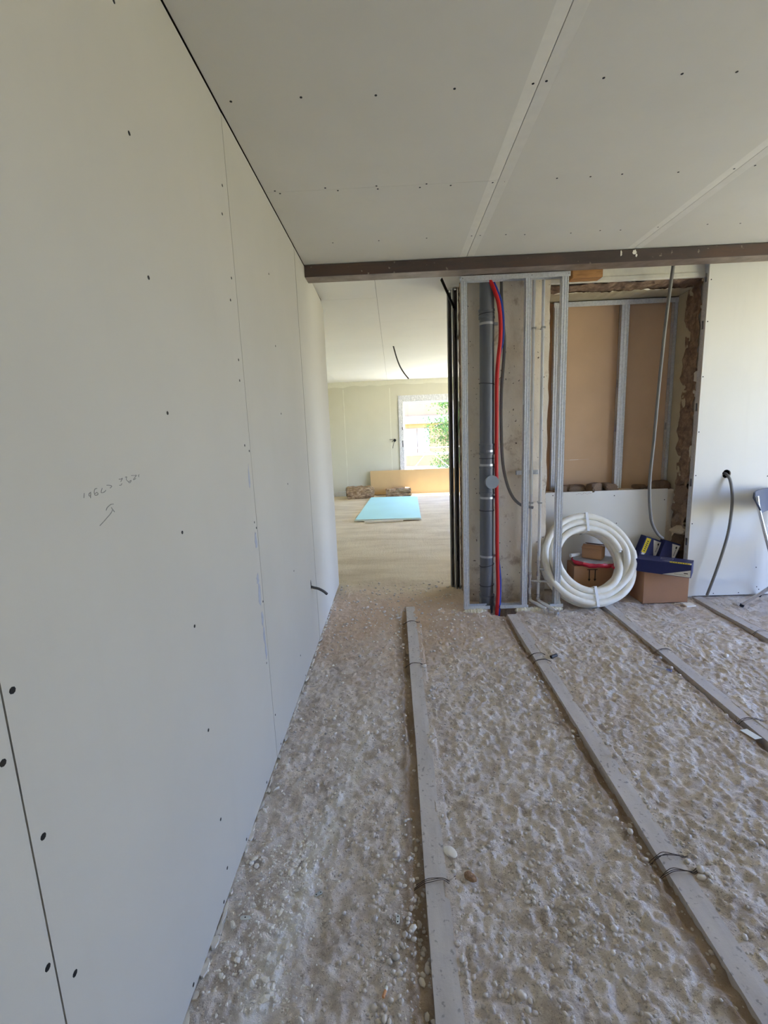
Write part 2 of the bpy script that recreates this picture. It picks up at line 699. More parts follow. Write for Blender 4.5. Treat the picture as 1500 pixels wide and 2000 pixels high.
def vnoise(x, y, f, seed=0):
    x = np.asarray(x, float) * f + seed * 17.31
    y = np.asarray(y, float) * f + seed * 9.77
    xi, yi = np.floor(x).astype(int), np.floor(y).astype(int)
    u, v = x - xi, y - yi
    u, v = u * u * (3 - 2 * u), v * v * (3 - 2 * v)
    g = lambda a, b: _T[a & 255, b & 255]
    return (g(xi, yi) * (1 - u) + g(xi + 1, yi) * u) * (1 - v) + (g(xi, yi + 1) * (1 - u) + g(xi + 1, yi + 1) * u) * v - .5


def fbm(x, y, f, o=4, seed=0, gain=.5):
    s, a = 0, 1
    for i in range(o):
        s = s + a * vnoise(x, y, f * 2 ** i, seed + i)
        a *= gain
    return s


def sstep(x, a, b):
    t = np.clip((np.asarray(x, float) - a) / (b - a), 0, 1)
    return t * t * (3 - 2 * t)

# measured positions of screws, pencil strokes and bedded stones (metres)
CEIL_SCREWS = [(-0.563, 1.939), (-0.3, 1.939), (-0.022, 1.951), (0.269, 1.941), (0.556, 1.941), (0.602, 1.932), (0.808, 1.931), (1.09, 1.934), (1.289, 1.94), (-0.563, 2.585), (-0.543, 2.613), (-0.304, 2.582), (-0.243, 2.613), (-0.043, 2.589), (-0.037, 2.619), (0.18, 2.626), (0.212, 2.595), (0.338, 2.622), (0.531, 2.583), (0.552, 2.619), (0.616, 2.616), (0.875, 2.608), (1.044, 2.61), (1.199, 2.602), (1.484, 2.612), (1.76, 2.611), (1.846, 2.588), (-0.354, 3.263), (-0.052, 3.267), (0.26, 3.265), (0.553, 3.269), (0.609, 3.267), (0.776, 3.272), (0.902, 3.287), (1.205, 3.3), (1.387, 3.282), (1.522, 3.291), (1.756, 3.28), (2.065, 3.271), (2.279, 3.281)]
WALL_SCREWS = [(1.246, 2.285), (1.258, 1.961), (1.275, 1.62), (1.28, 1.284), (1.289, 0.994), (1.301, 0.64), (1.315, 0.303), (0.657, 1.165), (0.618, 1.067), (0.662, 0.892), (0.624, 0.673), (0.673, 0.591), (1.888, 2.38), (1.919, 2.492), (1.93, 2.167), (1.894, 2.076), (1.928, 1.857), (1.918, 1.775), (1.909, 1.514), (1.964, 1.489), (1.948, 1.182), (1.969, 1.153), (1.942, 0.846), (1.972, 0.811), (1.945, 0.525), (1.981, 0.498), (2.546, 2.377), (2.572, 2.024), (2.584, 1.669), (2.617, 1.275), (2.607, 0.759), (2.615, 0.218), (2.713, 0.027), (2.008, 0.222), (2.057, 0.023), (1.796, 0.033), (1.509, 0.017), (1.323, 0.105), (1.271, 0.019), (1.036, 0.034), (1.247, 2.56)]
RIGHT_SCREWS = [(2.54, 2.633), (2.537, 2.319), (2.534, 1.891), (2.535, 1.446), (2.537, 1.082), (2.538, 0.666), (3.134, 1.056), (2.769, 0.011), (2.987, 0.004), (3.118, 0.258), (3.16, 0.055), (3.14, 0.079)]
PEBBLES = [(-0.26, 1.632, 0.0102), (-0.253, 1.597, 0.0078), (-0.131, 1.547, 0.0081), (-0.122, 1.634, 0.0068), (-0.152, 1.489, 0.0073), (-0.102, 1.497, 0.0073), (-0.134, 1.43, 0.0066), (-0.042, 1.492, 0.0083), (-0.044, 1.462, 0.0113), (-0.034, 1.344, 0.0096), (-0.045, 1.323, 0.0094), (-0.059, 1.352, 0.0072), (-0.016, 1.344, 0.0067), (0.006, 1.204, 0.0113), (-0.018, 1.183, 0.0086), (-0.009, 1.223, 0.0066), (-0.03, 1.16, 0.0068), (-0.046, 1.127, 0.0099), (-0.067, 1.116, 0.0082), (-0.049, 1.152, 0.0059), (-0.024, 1.152, 0.0055), (0.008, 1.174, 0.0077), (0.032, 1.204, 0.0057), (0.025, 1.251, 0.0063), (-0.037, 1.084, 0.008), (0.027, 1.071, 0.0095), (0.044, 1.102, 0.0089), (-0.033, 1.014, 0.0068), (-0.038, 1.026, 0.0054), (-0.108, 1.005, 0.0098), (-0.083, 1.005, 0.0075), (-0.061, 1.019, 0.0069), (-0.066, 0.97, 0.0073), (0.03, 1.499, 0.0084), (0.013, 1.366, 0.0068), (0.143, 1.624, 0.0067), (0.176, 1.623, 0.0067), (0.324, 1.62, 0.0078), (0.036, 1.174, 0.006), (-0.002, 1.248, 0.0067), (-0.451, 1.469, 0.0072), (-0.418, 1.443, 0.0082), (-0.321, 1.74, 0.0072), (-0.34, 1.686, 0.007), (-0.393, 1.801, 0.0086), (-0.365, 1.927, 0.0091), (1.015, 1.837, 0.0105), (0.829, 1.606, 0.0105), (0.852, 1.54, 0.0101), (0.855, 1.483, 0.0087), (0.876, 1.59, 0.0075), (0.611, 1.711, 0.0068), (0.636, 1.693, 0.008), (0.642, 1.659, 0.0072), (0.68, 1.652, 0.0084), (0.591, 1.677, 0.0073), (0.565, 1.555, 0.008), (0.569, 1.345, 0.0081), (0.487, 1.319, 0.0084), (0.461, 1.316, 0.006), (0.407, 1.347, 0.0061), (0.401, 1.332, 0.006), (0.421, 1.32, 0.006), (0.389, 1.309, 0.0054), (0.507, 1.327, 0.0055), (0.517, 1.293, 0.0059), (0.53, 1.271, 0.0072), (0.506, 1.254, 0.0067), (0.487, 1.221, 0.0079), (0.512, 1.224, 0.0084), (0.594, 1.2, 0.0069), (0.631, 1.197, 0.0101), (0.623, 1.179, 0.0063), (0.638, 1.165, 0.0072), (0.582, 1.166, 0.0058), (0.548, 1.148, 0.0062), (0.562, 1.157, 0.0053), (0.595, 1.13, 0.0079), (0.5, 1.173, 0.0059), (0.275, 1.043, 0.007), (0.259, 1.03, 0.0069), (0.274, 1.018, 0.0073), (0.298, 1.025, 0.0105), (0.32, 1.017, 0.0073), (0.308, 0.996, 0.0079), (0.326, 0.993, 0.0071), (0.416, 0.993, 0.0071), (0.4, 0.979, 0.0055), (0.262, 1.124, 0.007), (1.009, 1.378, 0.0133), (0.998, 1.354, 0.0111), (0.985, 1.411, 0.0094), (1.025, 1.432, 0.0074), (1.028, 1.35, 0.007), (0.985, 1.252, 0.0061), (0.977, 1.295, 0.0063), (1.053, 1.508, 0.0094), (1.029, 1.541, 0.0073), (1.273, 1.481, 0.0097), (1.255, 1.499, 0.0082), (1.303, 1.489, 0.0098), (1.139, 1.492, 0.0076), (1.004, 1.165, 0.0089), (0.869, 1.102, 0.0077), (0.983, 1.679, 0.0079), (0.982, 1.651, 0.0078), (0.427, 1.459, 0.0065), (0.405, 1.515, 0.0078), (0.319, 1.622, 0.0083), (0.409, 1.28, 0.0063), (0.238, 1.286, 0.0064), (0.614, 0.976, 0.0077), (0.69, 0.975, 0.0077), (0.465, 1.276, 0.0063), (0.156, 1.102, 0.0056), (-0.382, 2.278, 0.0114), (-0.351, 2.217, 0.0111), (-0.375, 2.3, 0.0089), (-0.554, 2.269, 0.0113), (-0.568, 2.292, 0.0102), (-0.036, 2.366, 0.0117), (-0.188, 2.149, 0.0108), (-0.144, 2.161, 0.012), (-0.166, 2.155, 0.0084), (-0.294, 2.105, 0.0094), (-0.023, 2.235, 0.008), (-0.063, 2.022, 0.009), (-0.102, 2.06, 0.0075), (0.149, 2.836, 0.0138), (0.184, 2.576, 0.0098), (0.166, 2.54, 0.009), (0.151, 2.486, 0.0095), (0.179, 2.458, 0.0094), (0.137, 2.072, 0.0092), (0.133, 2.118, 0.0082), (0.147, 2.137, 0.0077), (0.179, 2.35, 0.0084), (0.337, 2.32, 0.0102), (0.415, 2.538, 0.009), (0.446, 2.536, 0.0096), (0.479, 2.526, 0.0096), (0.536, 2.532, 0.0096), (0.423, 2.746, 0.0111), (-0.591, 2.536, 0.0125), (-0.366, 1.931, 0.0087), (-0.33, 1.97, 0.0089), (0.809, 2.567, 0.0097), (0.616, 2.349, 0.0083), (0.986, 1.947, 0.0112), (1.016, 1.843, 0.0107), (0.987, 2.04, 0.0105), (1.038, 2.133, 0.0085), (0.869, 2.16, 0.0111), (0.848, 2.104, 0.0084), (1.168, 2.208, 0.01), (1.716, 2.882, 0.0143), (1.698, 2.731, 0.0152), (1.726, 2.524, 0.0113), (1.708, 2.249, 0.0095), (0.812, 2.565, 0.0094), (0.855, 2.355, 0.0093), (0.696, 2.311, 0.0085), (1.538, 2.068, 0.0082), (1.163, 3.319, 0.0146), (2.124, 3.08, 0.0118), (2.151, 2.882, 0.0159), (0.857, 2.623, 0.0132), (1.708, 2.655, 0.0118)]
CHIPS = [(-0.407, 1.443), (-0.397, 1.451), (-0.409, 1.419), (-0.379, 1.398), (-0.423, 1.395), (-0.455, 1.392), (-0.395, 1.406), (-0.377, 1.426), (-0.417, 1.403), (-0.427, 1.303), (-0.408, 1.328), (-0.391, 1.335), (-0.419, 1.314), (-0.363, 1.282), (-0.426, 1.256), (-0.425, 1.279), (-0.525, 1.28), (-0.575, 1.433), (-0.592, 1.438), (-0.567, 1.445), (-0.553, 1.422), (-0.383, 1.159), (-0.42, 1.193), (-0.434, 1.132), (-0.568, 1.215), (-0.442, 1.203), (-0.521, 1.134), (-0.523, 1.12), (-0.557, 1.078), (-0.55, 1.109), (-0.398, 1.069), (-0.421, 1.064), (-0.452, 1.07), (-0.46, 1.057), (-0.4, 1.054), (-0.404, 1.035), (-0.411, 1.021), (-0.451, 1.971), (-0.59, 1.665), (-0.575, 1.793), (-0.56, 1.926), (-0.376, 1.502), (-0.407, 1.503), (-0.353, 1.506)]
STROKES = [[(0.9246, 1.3766), (0.9397, 1.3827), (0.9523, 1.3886), (0.963, 1.3932), (0.971, 1.3983), (0.9749, 1.4025)], [(0.9711, 1.4073), (0.9743, 1.4038), (0.9773, 1.3997), (0.9804, 1.3961)], [(0.9521, 1.404), (0.9571, 1.4091), (0.9655, 1.4124), (0.9717, 1.4141), (0.9804, 1.4133)], [(0.8922, 1.4494), (0.8895, 1.441)], [(0.9129, 1.4483), (0.9065, 1.4464), (0.9055, 1.4421), (0.9096, 1.4415), (0.9117, 1.4468), (0.9086, 1.4372)], [(0.9333, 1.4537), (0.926, 1.4529), (0.9226, 1.4476), (0.9234, 1.4413), (0.9292, 1.44), (0.9342, 1.4421), (0.9305, 1.4455), (0.9249, 1.444)], [(0.9501, 1.4522), (0.9446, 1.4442), (0.9497, 1.4424), (0.9576, 1.4443), (0.9609, 1.4462)], [(0.966, 1.4562), (0.9754, 1.4551), (0.9835, 1.4524), (0.9769, 1.449)], [(1.0127, 1.4649), (1.0199, 1.4642), (1.0265, 1.4654), (1.0186, 1.4588)], [(1.0217, 1.4541), (1.0178, 1.4508), (1.0116, 1.4509)], [(1.0376, 1.4668), (1.0442, 1.4668), (1.0407, 1.4615), (1.0482, 1.4556), (1.0597, 1.457), (1.0541, 1.4524), (1.0477, 1.4538)], [(1.0624, 1.4682), (1.0759, 1.467), (1.084, 1.4665), (1.0691, 1.4579), (1.08, 1.4594)], [(1.0973, 1.467), (1.0921, 1.4655), (1.0942, 1.462)]]

# ================================================================ SETTING
A_X = -0.617          # face of the left wall
C_Z = 2.782           # face of the ceiling
RAILS = (.057, .8986, 1.7534, 2.5921)
RAIL_END = (3.90, 3.66, 3.93, 3.93)
RAIL_W = .076


def floor_h(x, y):
    x, y = np.asarray(x, float), np.asarray(y, float)
    rough = (1 - .85 * sstep(y, 4.0, 4.9)) * (.75 + .25 * sstep(x, -.1, .6)) * (1 - .35 * (sstep(y, 2.9, 3.6)))
    h = .016 * fbm(x, y, 1.7, 3, 1)
    h = h + rough * (.013 * fbm(x, y, 9, 2, 5) + .015 * fbm(x, y, 34, 2, 9, .75))
    lump = np.maximum(vnoise(x, y, 40, 31), .12) - .12
    h = h + rough * .024 * lump
    h = np.clip(h, -.03, .016)
    for rx, ye in zip(RAILS, RAIL_END):
        d = x - rx + .012 * fbm(x, y, 8, 2, 3)
        on = 1 - sstep(y, ye - .1, ye + .02)
        deep = .018 + .020 * sstep(fbm(x * .3, y, 3, 2, 6 + rx), -.3, .3)
        h = h - on * deep * sstep(d, -.055, -.022) * (1 - sstep(d, .02, .05))
        h = np.where((x > rx - .002) & (x < rx + .060) & (y < ye), np.minimum(h, -.012), h)
        spill = .003 + .012 * fbm(x, y, 11, 3, 14 + rx)
        h = np.where((x >= rx + .060) & (x < rx + RAIL_W + .03) & (y < ye), np.clip(spill, -.008, .012), h)
    r = np.sqrt(((x - .870) / .135) ** 2 + ((y - 3.750) / .110) ** 2) + .25 * vnoise(x, y, 22, 8)
    h = h - .42 * (1 - sstep(r, .80, .95))
    return h


def grid_mesh(name, xs, ys, zf, mat, parent=None):
    X, Y = np.meshgrid(xs, ys)
    Z = zf(X, Y)
    nx, ny = len(xs), len(ys)
    co = np.stack([X, Y, Z], -1).reshape(-1, 3).astype(np.float32)
    i = np.arange(nx * ny).reshape(ny, nx)
    q = np.stack([i[:-1, :-1], i[:-1, 1:], i[1:, 1:], i[1:, :-1]], -1).reshape(-1, 4)
    return np_mesh(name, co, q, mat, parent)


def np_mesh(name, co, faces, mat, parent=None, smooth=True):
    k = faces.shape[1]
    me = bpy.data.meshes.new(name)
    me.vertices.add(len(co))
    me.vertices.foreach_set('co', np.ascontiguousarray(co, np.float32).ravel())
    me.loops.add(faces.size)
    me.loops.foreach_set('vertex_index', np.ascontiguousarray(faces, np.int32).ravel())
    me.polygons.add(len(faces))
    me.polygons.foreach_set('loop_start', np.arange(0, faces.size, k, dtype=np.int32))
    me.polygons.foreach_set('use_smooth', np.full(len(faces), smooth))
    me.update(calc_edges=True)
    me.materials.append(M[mat])
    o = bpy.data.objects.new(name, me)
    COL.objects.link(o)
    if parent is not None:
        o.parent = parent
    return o


# ---- floor: one rough surface through both rooms, finest where the photo sees it close
xs = np.concatenate([np.linspace(-2.3, -.66, 14), np.arange(-.64, 2.2, .0066), np.arange(2.2, 3.3, .011), np.linspace(3.32, 5.25, 26)])
yl = [-2.7, -2, -1.2, -.4, .2, .5]
yv = .66
while yv < 4.7:
    yl.append(yv)
    yv += .0056 + .0026 * max(0, yv - 1)
ys = np.concatenate([np.array(yl), np.linspace(4.75, 11.9, 90)])
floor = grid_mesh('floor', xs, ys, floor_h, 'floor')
struct(floor)
slab = MB().box(-2.4, 5.4, -2.75, 11.85, -.6, -.45)
slab.box(-2.4, 5.4, -2.75, -2.7, -.45, -.03).box(-2.4, 5.4, 11.8, 11.85, -.45, -.05).box(-2.4, -2.3, -2.7, 11.8, -.45, -.05).box(5.25, 5.4, -2.7, 11.8, -.45, -.05)
slab.build('foundation', 'dark_hole', floor)

# ---- ceiling with its boards
ceiling = struct(MB().box(-2.4, 5.45, -2.75, 11.85, C_Z + .014, C_Z + .2).build('ceiling', 'backing'))


def screw_mesh(axis, r=.0052):
    mb = MB()
    e = {'x': Vector((1, 0, 0)), 'y': Vector((0, -1, 0)), 'z': Vector((0, 0, -1))}[axis]
    mb.cyl(e * -.004, e * .0008, r, 8)
    me_o = mb.build('screw', 'screw')
    me = me_o.data
    bpy.data.objects.remove(me_o)
    return me


SCREW = {a: screw_mesh(a) for a in 'xyz'}


def put_screw(board, axis, loc, s=1.0):
    o = bpy.data.objects.new('screw', SCREW[axis])
    o.location = Vector(loc) - world_loc(board)
    o.scale = (s, s, s)
    o.parent = board
    COL.objects.link(o)


def board_poly(w, t, d, b):
    return [(0, 0), (w, 0), (w, t - d), (w - b, t), (b, t), (0, t - d)]


def board(name, parent, mats, fn, w, l0, l1, t=.0125, d=.002, b=.05, square=False):
    mb = MB()
    poly = board_poly(w, t, d, b)
    if square:
        poly[5], poly[4] = (0, t), (.001, t)
    mb.prism(poly, l0, l1, fn)
    mb.mi[2] = 1
    mb.mi[4] = 0 if square else 1
    return mb.build(name, mats, parent)


CB = []
GAP = .003
cols = [(A_X + .003, .5793), (.5793, 1.7831), (1.7831, 2.985), (2.985, 4.187), (4.187, 5.2)]
for ci, (x0, x1) in enumerate(cols):
    cuts = [-2.6, .12, 2.60, 4.02] if ci == 0 else ([-2.6, 1.35, 4.02] if ci == 1 else [-2.6, .3 + .35 * ci, 4.02])
    if ci == 1:
        cuts = [-2.6, .4, 4.02]
    for y0, y1 in zip(cuts[:-1], cuts[1:]):
        o = board('plasterboard', ceiling, ['board', 'board_edge'], lambda a, b_, h, x0=x0: (x0 + a, h, C_Z + .0125 - b_), x1 - x0 - GAP, y0, y1 - GAP * .5, d=.0022, b=.05, square=(ci == 0))
        CB.append((x0, x1, y0, y1, o))
# far room ceiling boards
for (x0, x1, cuts) in ((-2.3, -1.31, [4.02, 6.4, 9.0, 11.5]), (-1.31, -.11, [4.02, 4.56, 6.9, 9.4, 11.5]), (-.11, 1.09, [4.02, 5.5, 8.0, 11.5]), (1.09, 2.29, [4.02, 6.5, 9.0, 11.5]), (2.29, 4.2, [4.02, 6.5, 9.0, 11.5])):
    for y0, y1 in zip(cuts[:-1], cuts[1:]):
        o = board('plasterboard', ceiling, ['board_right', 'board_right'], lambda a, b_, h, x0=x0: (x0 + a, h, C_Z + .0125 - b_), x1 - x0 - GAP, y0, y1 - GAP, d=.0006, b=.04)
        CB.append((x0, x1, y0, y1, o))


def ceil_board(x, y):
    for x0, x1, y0, y1, o in CB:
        if x0 <= x < x1 and y0 <= y < y1:
            return o


for (x, y) in CEIL_SCREWS:
    b_ = ceil_board(x, y)
    if b_:
        put_screw(b_, 'z', (x, y, C_Z + (.0015 if min(abs(x - c_) for c_ in (.5793, 1.7831)) < .06 else 0)), 1.0)
for x in (-.5, -.22, .05, .3):
    b_ = ceil_board(x, .9)
    put_screw(b_, 'z', (x, 1.28, C_Z))

# ---- left wall: cavity + plasterboards
wall_left = struct(MB().box(-.76, A_X - .013, -2.75, 4.53, -.1, C_Z + .014).build('wall_left', 'backing'))
LB = []
lj = [-2.6, -.70, .64, 1.985, 3.29, 4.555]
for y0, y1 in zip(lj[:-1], lj[1:]):
    top = 2.7745 if y1 < 2.1 else (2.776 if y1 < 4 else 2.776)
    mb = MB()
    w = y1 - y0 - .0035
    if y1 < 4:
        mb.prism(board_poly(w, .0125, .0012, .045), .012, top, lambda a, b_, h, y0=y0: (A_X - .0125 + b_, y0 + a, h))
        mb.mi[2] = mb.mi[4] = 1
    else:
        # the last board drops towards the doorway behind the beam
        x0, x1 = A_X - .0125, A_X
        ye = y0 + w
        pts = [(y0, .012), (ye, .012), (ye, 2.70), (4.40, 2.745), (4.05, 2.760), (3.80, top), (y0, top)]
        n = len(pts)
        vs = [(x0, a, z) for a, z in pts] + [(x1, a, z) for a, z in pts]
        mb.add(vs, [(i, (i + 1) % n, n + (i + 1) % n, n + i) for i in range(n)] + [tuple(range(n))[::-1], tuple(range(n, 2 * n))])
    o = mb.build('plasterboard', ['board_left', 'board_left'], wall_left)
    LB.append((y0, y1, o))
for (y, z) in WALL_SCREWS:
    for y0, y1, o in LB:
        if y0 + .004 < y < y1 - .004:
            dx = -.0008 if (y - y0 < .045 or y1 - y < .045) else 0
            put_screw(o, 'x', (A_X + dx, y, max(z, .03)), 1.15 if y < .9 else 1.0)
            break
for y in (.58, .03, -.6):
    put_screw(LB[1][2], 'x', (A_X, y, 1.6))
first = LB[2][2]
arrow = MB()
note = MB()
for i, s in enumerate(STROKES):
    pts = bez([(A_X + .0002, y, z) for y, z in s], 4) if len(s) > 2 else [Vector((A_X + .0002, y, z)) for y, z in s]
    tgt = arrow if i < 3 else note
    for p_, q_ in zip(pts[:-1], pts[1:]):
        if (q_ - p_).length > 1e-5:
            tgt.bar(p_, q_ + (q_ - p_) * .15, .0014 if i > 2 else .0016, .0004, (1, 0, 0))
arrow.build('pencil_arrow', 'pencil', first, label='pencilled arrow pointing up to the right')
note.build('pencil_note', 'pencil', first, label='faint row of pencilled figures')


def blot(mb, fn, cx, cz, rx, rz, n=14, jag=.3, t=.0005):
    poly = []
    for i in range(n):
        a = 2 * PI * i / n
        k = 1 + random.uniform(-jag, jag)
        poly.append((cx + math.cos(a) * rx * k, cz + math.sin(a) * rz * k))
    mb.prism(poly, 0, t, fn)


sm = MB()
for (y, z, ry, rz) in [(1.945, 1.10, .010, .035), (1.925, .93, .010, .02), (1.93, .86, .012, .045), (1.94, .74, .008, .03), (1.945, .66, .008, .03), (1.95, .58, .007, .04), (1.93, 1.38, .006, .04)]:
    blot(sm, lambda a, b_, h: (A_X - .0004 + h * 1.6, a, b_), y, z, ry * 1.7, rz * 1.2)
sm.build('scuff', 'smudge', LB[2][2], label='grey scuffed paper along the joint')
# ragged joint filler where the wall meets the floor
fl = MB()
for i in range(60):
    y = .8 + i * .055
    blot(fl, lambda a, b_, h: (A_X + a, b_, .004 + h), .003 + random.random() * .006, y + random.random() * .05, .003 + random.random() * .008, .008 + random.random() * .022, 9, .5, .003 + random.random() * .006)
fo = fl.build('plaster_spill', 'chip', floor)
fo['kind'] = 'stuff'

# ---- walls out of the frame, with the openings the daylight uses, the far room's added for light
y0, y1, z0, z1 = WIN_RIGHT
mb = MB()
mb.box(X_RIGHT, X_RIGHT + .25, -2.75, y0, -.2, C_Z + .014).box(X_RIGHT, X_RIGHT + .25, y1, 4.3, -.2, C_Z + .014)
mb.box(X_RIGHT, X_RIGHT + .25, y0, y1, -.2, z0).box(X_RIGHT, X_RIGHT + .25, y0, y1, z1, C_Z + .014)
struct(mb.build('wall_right', 'board'))
struct(MB().box(-.76, X_RIGHT + .25, -2.9, -2.75, -.2, C_Z + .014).build('wall_rear', 'board'))
y0, y1, z0, z1 = ADDED_OPENING
mb = MB()
mb.box(X_FARR, X_FARR + .25, 4.3, y0, -.2, C_Z + .014).box(X_FARR, X_FARR + .25, y1, 11.85, -.2, C_Z + .014)
mb.box(X_FARR, X_FARR + .25, y0, y1, -.2, z0).box(X_FARR, X_FARR + .25, y0, y1, z1, C_Z + .014)
struct(mb.build('wall_far_right', 'far_plaster'))
struct(MB().box(-2.4, -2.25, 4.4, 11.85, -.2, C_Z + .014).box(-2.25, -.76, 4.36, 4.5, -.2, C_Z + .014).build('wall_far_left', 'far_plaster'))
x0, x1, z0, z1 = WIN_FAR
mb = MB()
mb.box(-2.25, x0, Y_FAR, Y_FAR + .35, -.2, C_Z + .014).box(x1, X_FARR, Y_FAR, Y_FAR + .35, -.2, C_Z + .014)
mb.box(x0, x1, Y_FAR, Y_FAR + .35, -.2, z0).box(x0, x1, Y_FAR, Y_FAR + .35, z1, C_Z + .014)
wall_far = struct(mb.build('wall_far', 'far_plaster'))
# ragged skim band under the far ceiling and faint filled joints
sk = MB()
top = []
for i in range(61):
    x = -2.25 + i * (6.4 / 60)
    top.append((x, 2.675 + .03 * float(vnoise(x, 3.3, 5, 2)) + .02 * float(vnoise(x, 1.3, 14, 2)) - (.03 if x < -1.1 else 0)))
poly = [(-2.25, C_Z + .005), ] + top + [(4.15, C_Z + .005)]
sk.prism(poly, 0, .004, lambda a, b_, h: (a, Y_FAR - h, b_))
sk.build('skim_band', 'skim', wall_far)
for jx in (-1.19, -.06):
    s2 = MB()
    pts = [(jx + (.008 + .012 * float(vnoise(z * 3, jx, 3, 6))) * sgn, z) for sgn, zz in ((1, np.linspace(.2, 2.6, 30)), (-1, np.linspace(2.6, .2, 30))) for z in zz]
    s2.prism(pts, 0, .003, lambda a, b_, h: (a, Y_FAR - h, b_))
    s2.build('filled_joint', 'skim', wall_far)
struct(MB().box(-2.25, 4.15, Y_FAR - .06, Y_FAR - .001, -.02, .12).build('baseboard_far', 'galv'))

# ---- the old wall between the rooms
OW_Y0, OW_Y1 = 3.96, 4.42
wall_back = MB()
wall_back.box(.62, 1.27, OW_Y0 + .016, OW_Y1, -.3, C_Z + .014)                 # pier core
wall_back.box(1.27, 2.56, 4.245, OW_Y1 + .02, -.3, .93)                       # parapet below the old window
wall_back.box(1.27, 2.62, OW_Y0 + .05, OW_Y1, 2.715, C_Z + .014)               # over the lintel
wall_back.box(2.62, X_RIGHT, 4.02, OW_Y1, -.3, C_Z + .014)                     # right of the opening
wall_back = struct(wall_back.build('wall_back', 'old_wall'))


def sheet(name, mat, parent, u0, u1, v0, v1, nu, nv, fn, label=None):
    """rough sheet: fn(u, v) -> xyz, arrays"""
    U, V = np.meshgrid(np.linspace(u0, u1, nu), np.linspace(v0, v1, nv))
    P = np.stack(fn(U, V), -1).reshape(-1, 3)
    i = np.arange(nu * nv).reshape(nv, nu)
    q = np.stack([i[:-1, :-1], i[:-1, 1:], i[1:, 1:], i[1:, :-1]], -1).reshape(-1, 4)
    o = np_mesh(name, P, q, mat, parent)
    if label:
        o['label'] = label
    return o


sheet('pier_plaster', 'old_wall', wall_back, 0, 1, -.3, C_Z + .01, 60, 190,
      lambda U, V: (.598 + U * (1.296 - .598) + np.where(U > .97, .012 * fbm(V, U, 9, 3, 4), 0) + np.where(U < .03, .008 * fbm(V, U, 9, 3, 2), 0),
                    OW_Y0 + .010 * fbm(U * .7, V, 4, 4, 7) + .02 * sstep(V, .35, .0) * (.5 + fbm(U, V, 8, 2, 3)),
                    V + 0 * U), label='stained cream plaster')
sheet('broken_edge', 'rubble', wall_back, 0, 1, -.3, C_Z + .01, 14, 190,
      lambda U, V: (.600 + .02 * U + .018 * fbm(V, U, 12, 3, 12), OW_Y0 + .012 + U * (.40), V + 0 * U), label='ragged brown masonry edge')
sheet('broken_edge', 'rubble', wall_back, 0, 1, -.3, 2.7, 14, 190,
      lambda U, V: (1.292 - .008 * U + .022 * fbm(V, U, 12, 3, 15), OW_Y0 + .004 + U * (.42), V + 0 * U), label='ragged masonry edge of the pier')
# lintel: white render, ragged mortar line, cream soffit
ln = MB()
ln.box(1.27, 2.64, 4.00, 4.20, 2.700, 2.79)
ln.build('lintel', 'lintel', wall_back, bevel=.006, label='white rendered lintel')
ln = MB()
ln.box(1.295, 2.60, 3.99, 4.02, 2.668, 2.712)
ln.build('lintel_moulding', 'lintel', wall_back, bevel=.01)
sheet('mortar_line', 'rubble', wall_back, 1.29, 2.58, 0, 1, 160, 10,
      lambda U, V: (U, 4.03 + V * .16 + .012 * fbm(U, V, 18, 3, 3), 2.672 - V * .030 + .022 * fbm(U, V * .3, 14, 3, 21)), label='exposed brown mortar over the opening')
cr = sheet('soffit_plaster', 'reveal', wall_back, 1.29, 2.58, 0, 1, 160, 8,
           lambda U, V: (U, 4.16 + .25 * V + .010 * (1 - V) * fbm(U, V, 30, 2, 3), 2.636 - V * .010 + .012 * (1 - V) * fbm(U, V, 26, 3, 8)))
# right reveal: cream strip, ragged mortar strip, grey strip
sheet('reveal_plaster', 'reveal', wall_back, 4.16, 4.44, .90, 2.66, 8, 60, lambda U, V: (2.552 + .003 * fbm(U, V, 5, 2, 2), U, V))
sheet('broken_reveal', 'rubble', wall_back, 4.03, 4.22, .55, 2.68, 20, 170,
      lambda U, V: (2.545 + .034 * fbm(U, V, 13, 4, 8), U + .015 * fbm(V, U, 9, 2, 5), V), label='torn strip of bare masonry')
sheet('reveal_render', 'lintel', wall_back, 3.99, 4.065, 1.0, 2.72, 8, 120,
      lambda U, V: (2.556 + .003 * fbm(U, V, 7, 2, 2) - .004, U + np.where(U > 4.05, .02 * fbm(V, U, 10, 3, 9), 0), V))


def rock_mesh(seed, sub=2, jag=.28, flat=.7, boxy=0.0):
    r = random.Random(seed)
    import bmesh
    bm = bmesh.new()
    bmesh.ops.create_icosphere(bm, subdivisions=sub, radius=1)
    off = [Vector((r.uniform(-1, 1), r.uniform(-1, 1), r.uniform(-1, 1))).normalized() for _ in range(7)]
    amp = [r.uniform(-jag, jag) for _ in off]
    for v in bm.verts:
        d = v.co.normalized()
        k = 1 + sum(a * max(0, d.dot(o)) ** 3 for o, a in zip(off, amp))
        v.co = d * k / max(abs(d.x), abs(d.y), abs(d.z)) ** boxy
        v.co.z *= flat
    me = bpy.data.meshes.new('rock')
    bm.to_mesh(me)
    bm.free()
    return me


ROCKS = [rock_mesh(s, 3, .4, .9, .75) for s in range(5)]
for me in ROCKS:
    me.materials.append(M['rubble'])


LUMPS = [rock_mesh(s + 30, 3, .75, .8, .2) for s in range(4)]


def rock(name, parent, loc, sc, seed, mat=None, rot=None, lump=False):
    me = (LUMPS if lump else ROCKS)[seed % 4]
    if mat:
        me = me.copy()
        me.materials.clear()
        me.materials.append(M[mat])
    o = bpy.data.objects.new(name, me)
    o.location = loc
    o.scale = sc
    o.rotation_euler = rot or (random.random(), random.random(), random.random() * 6)
    o.parent = parent
    COL.objects.link(o)
    return o


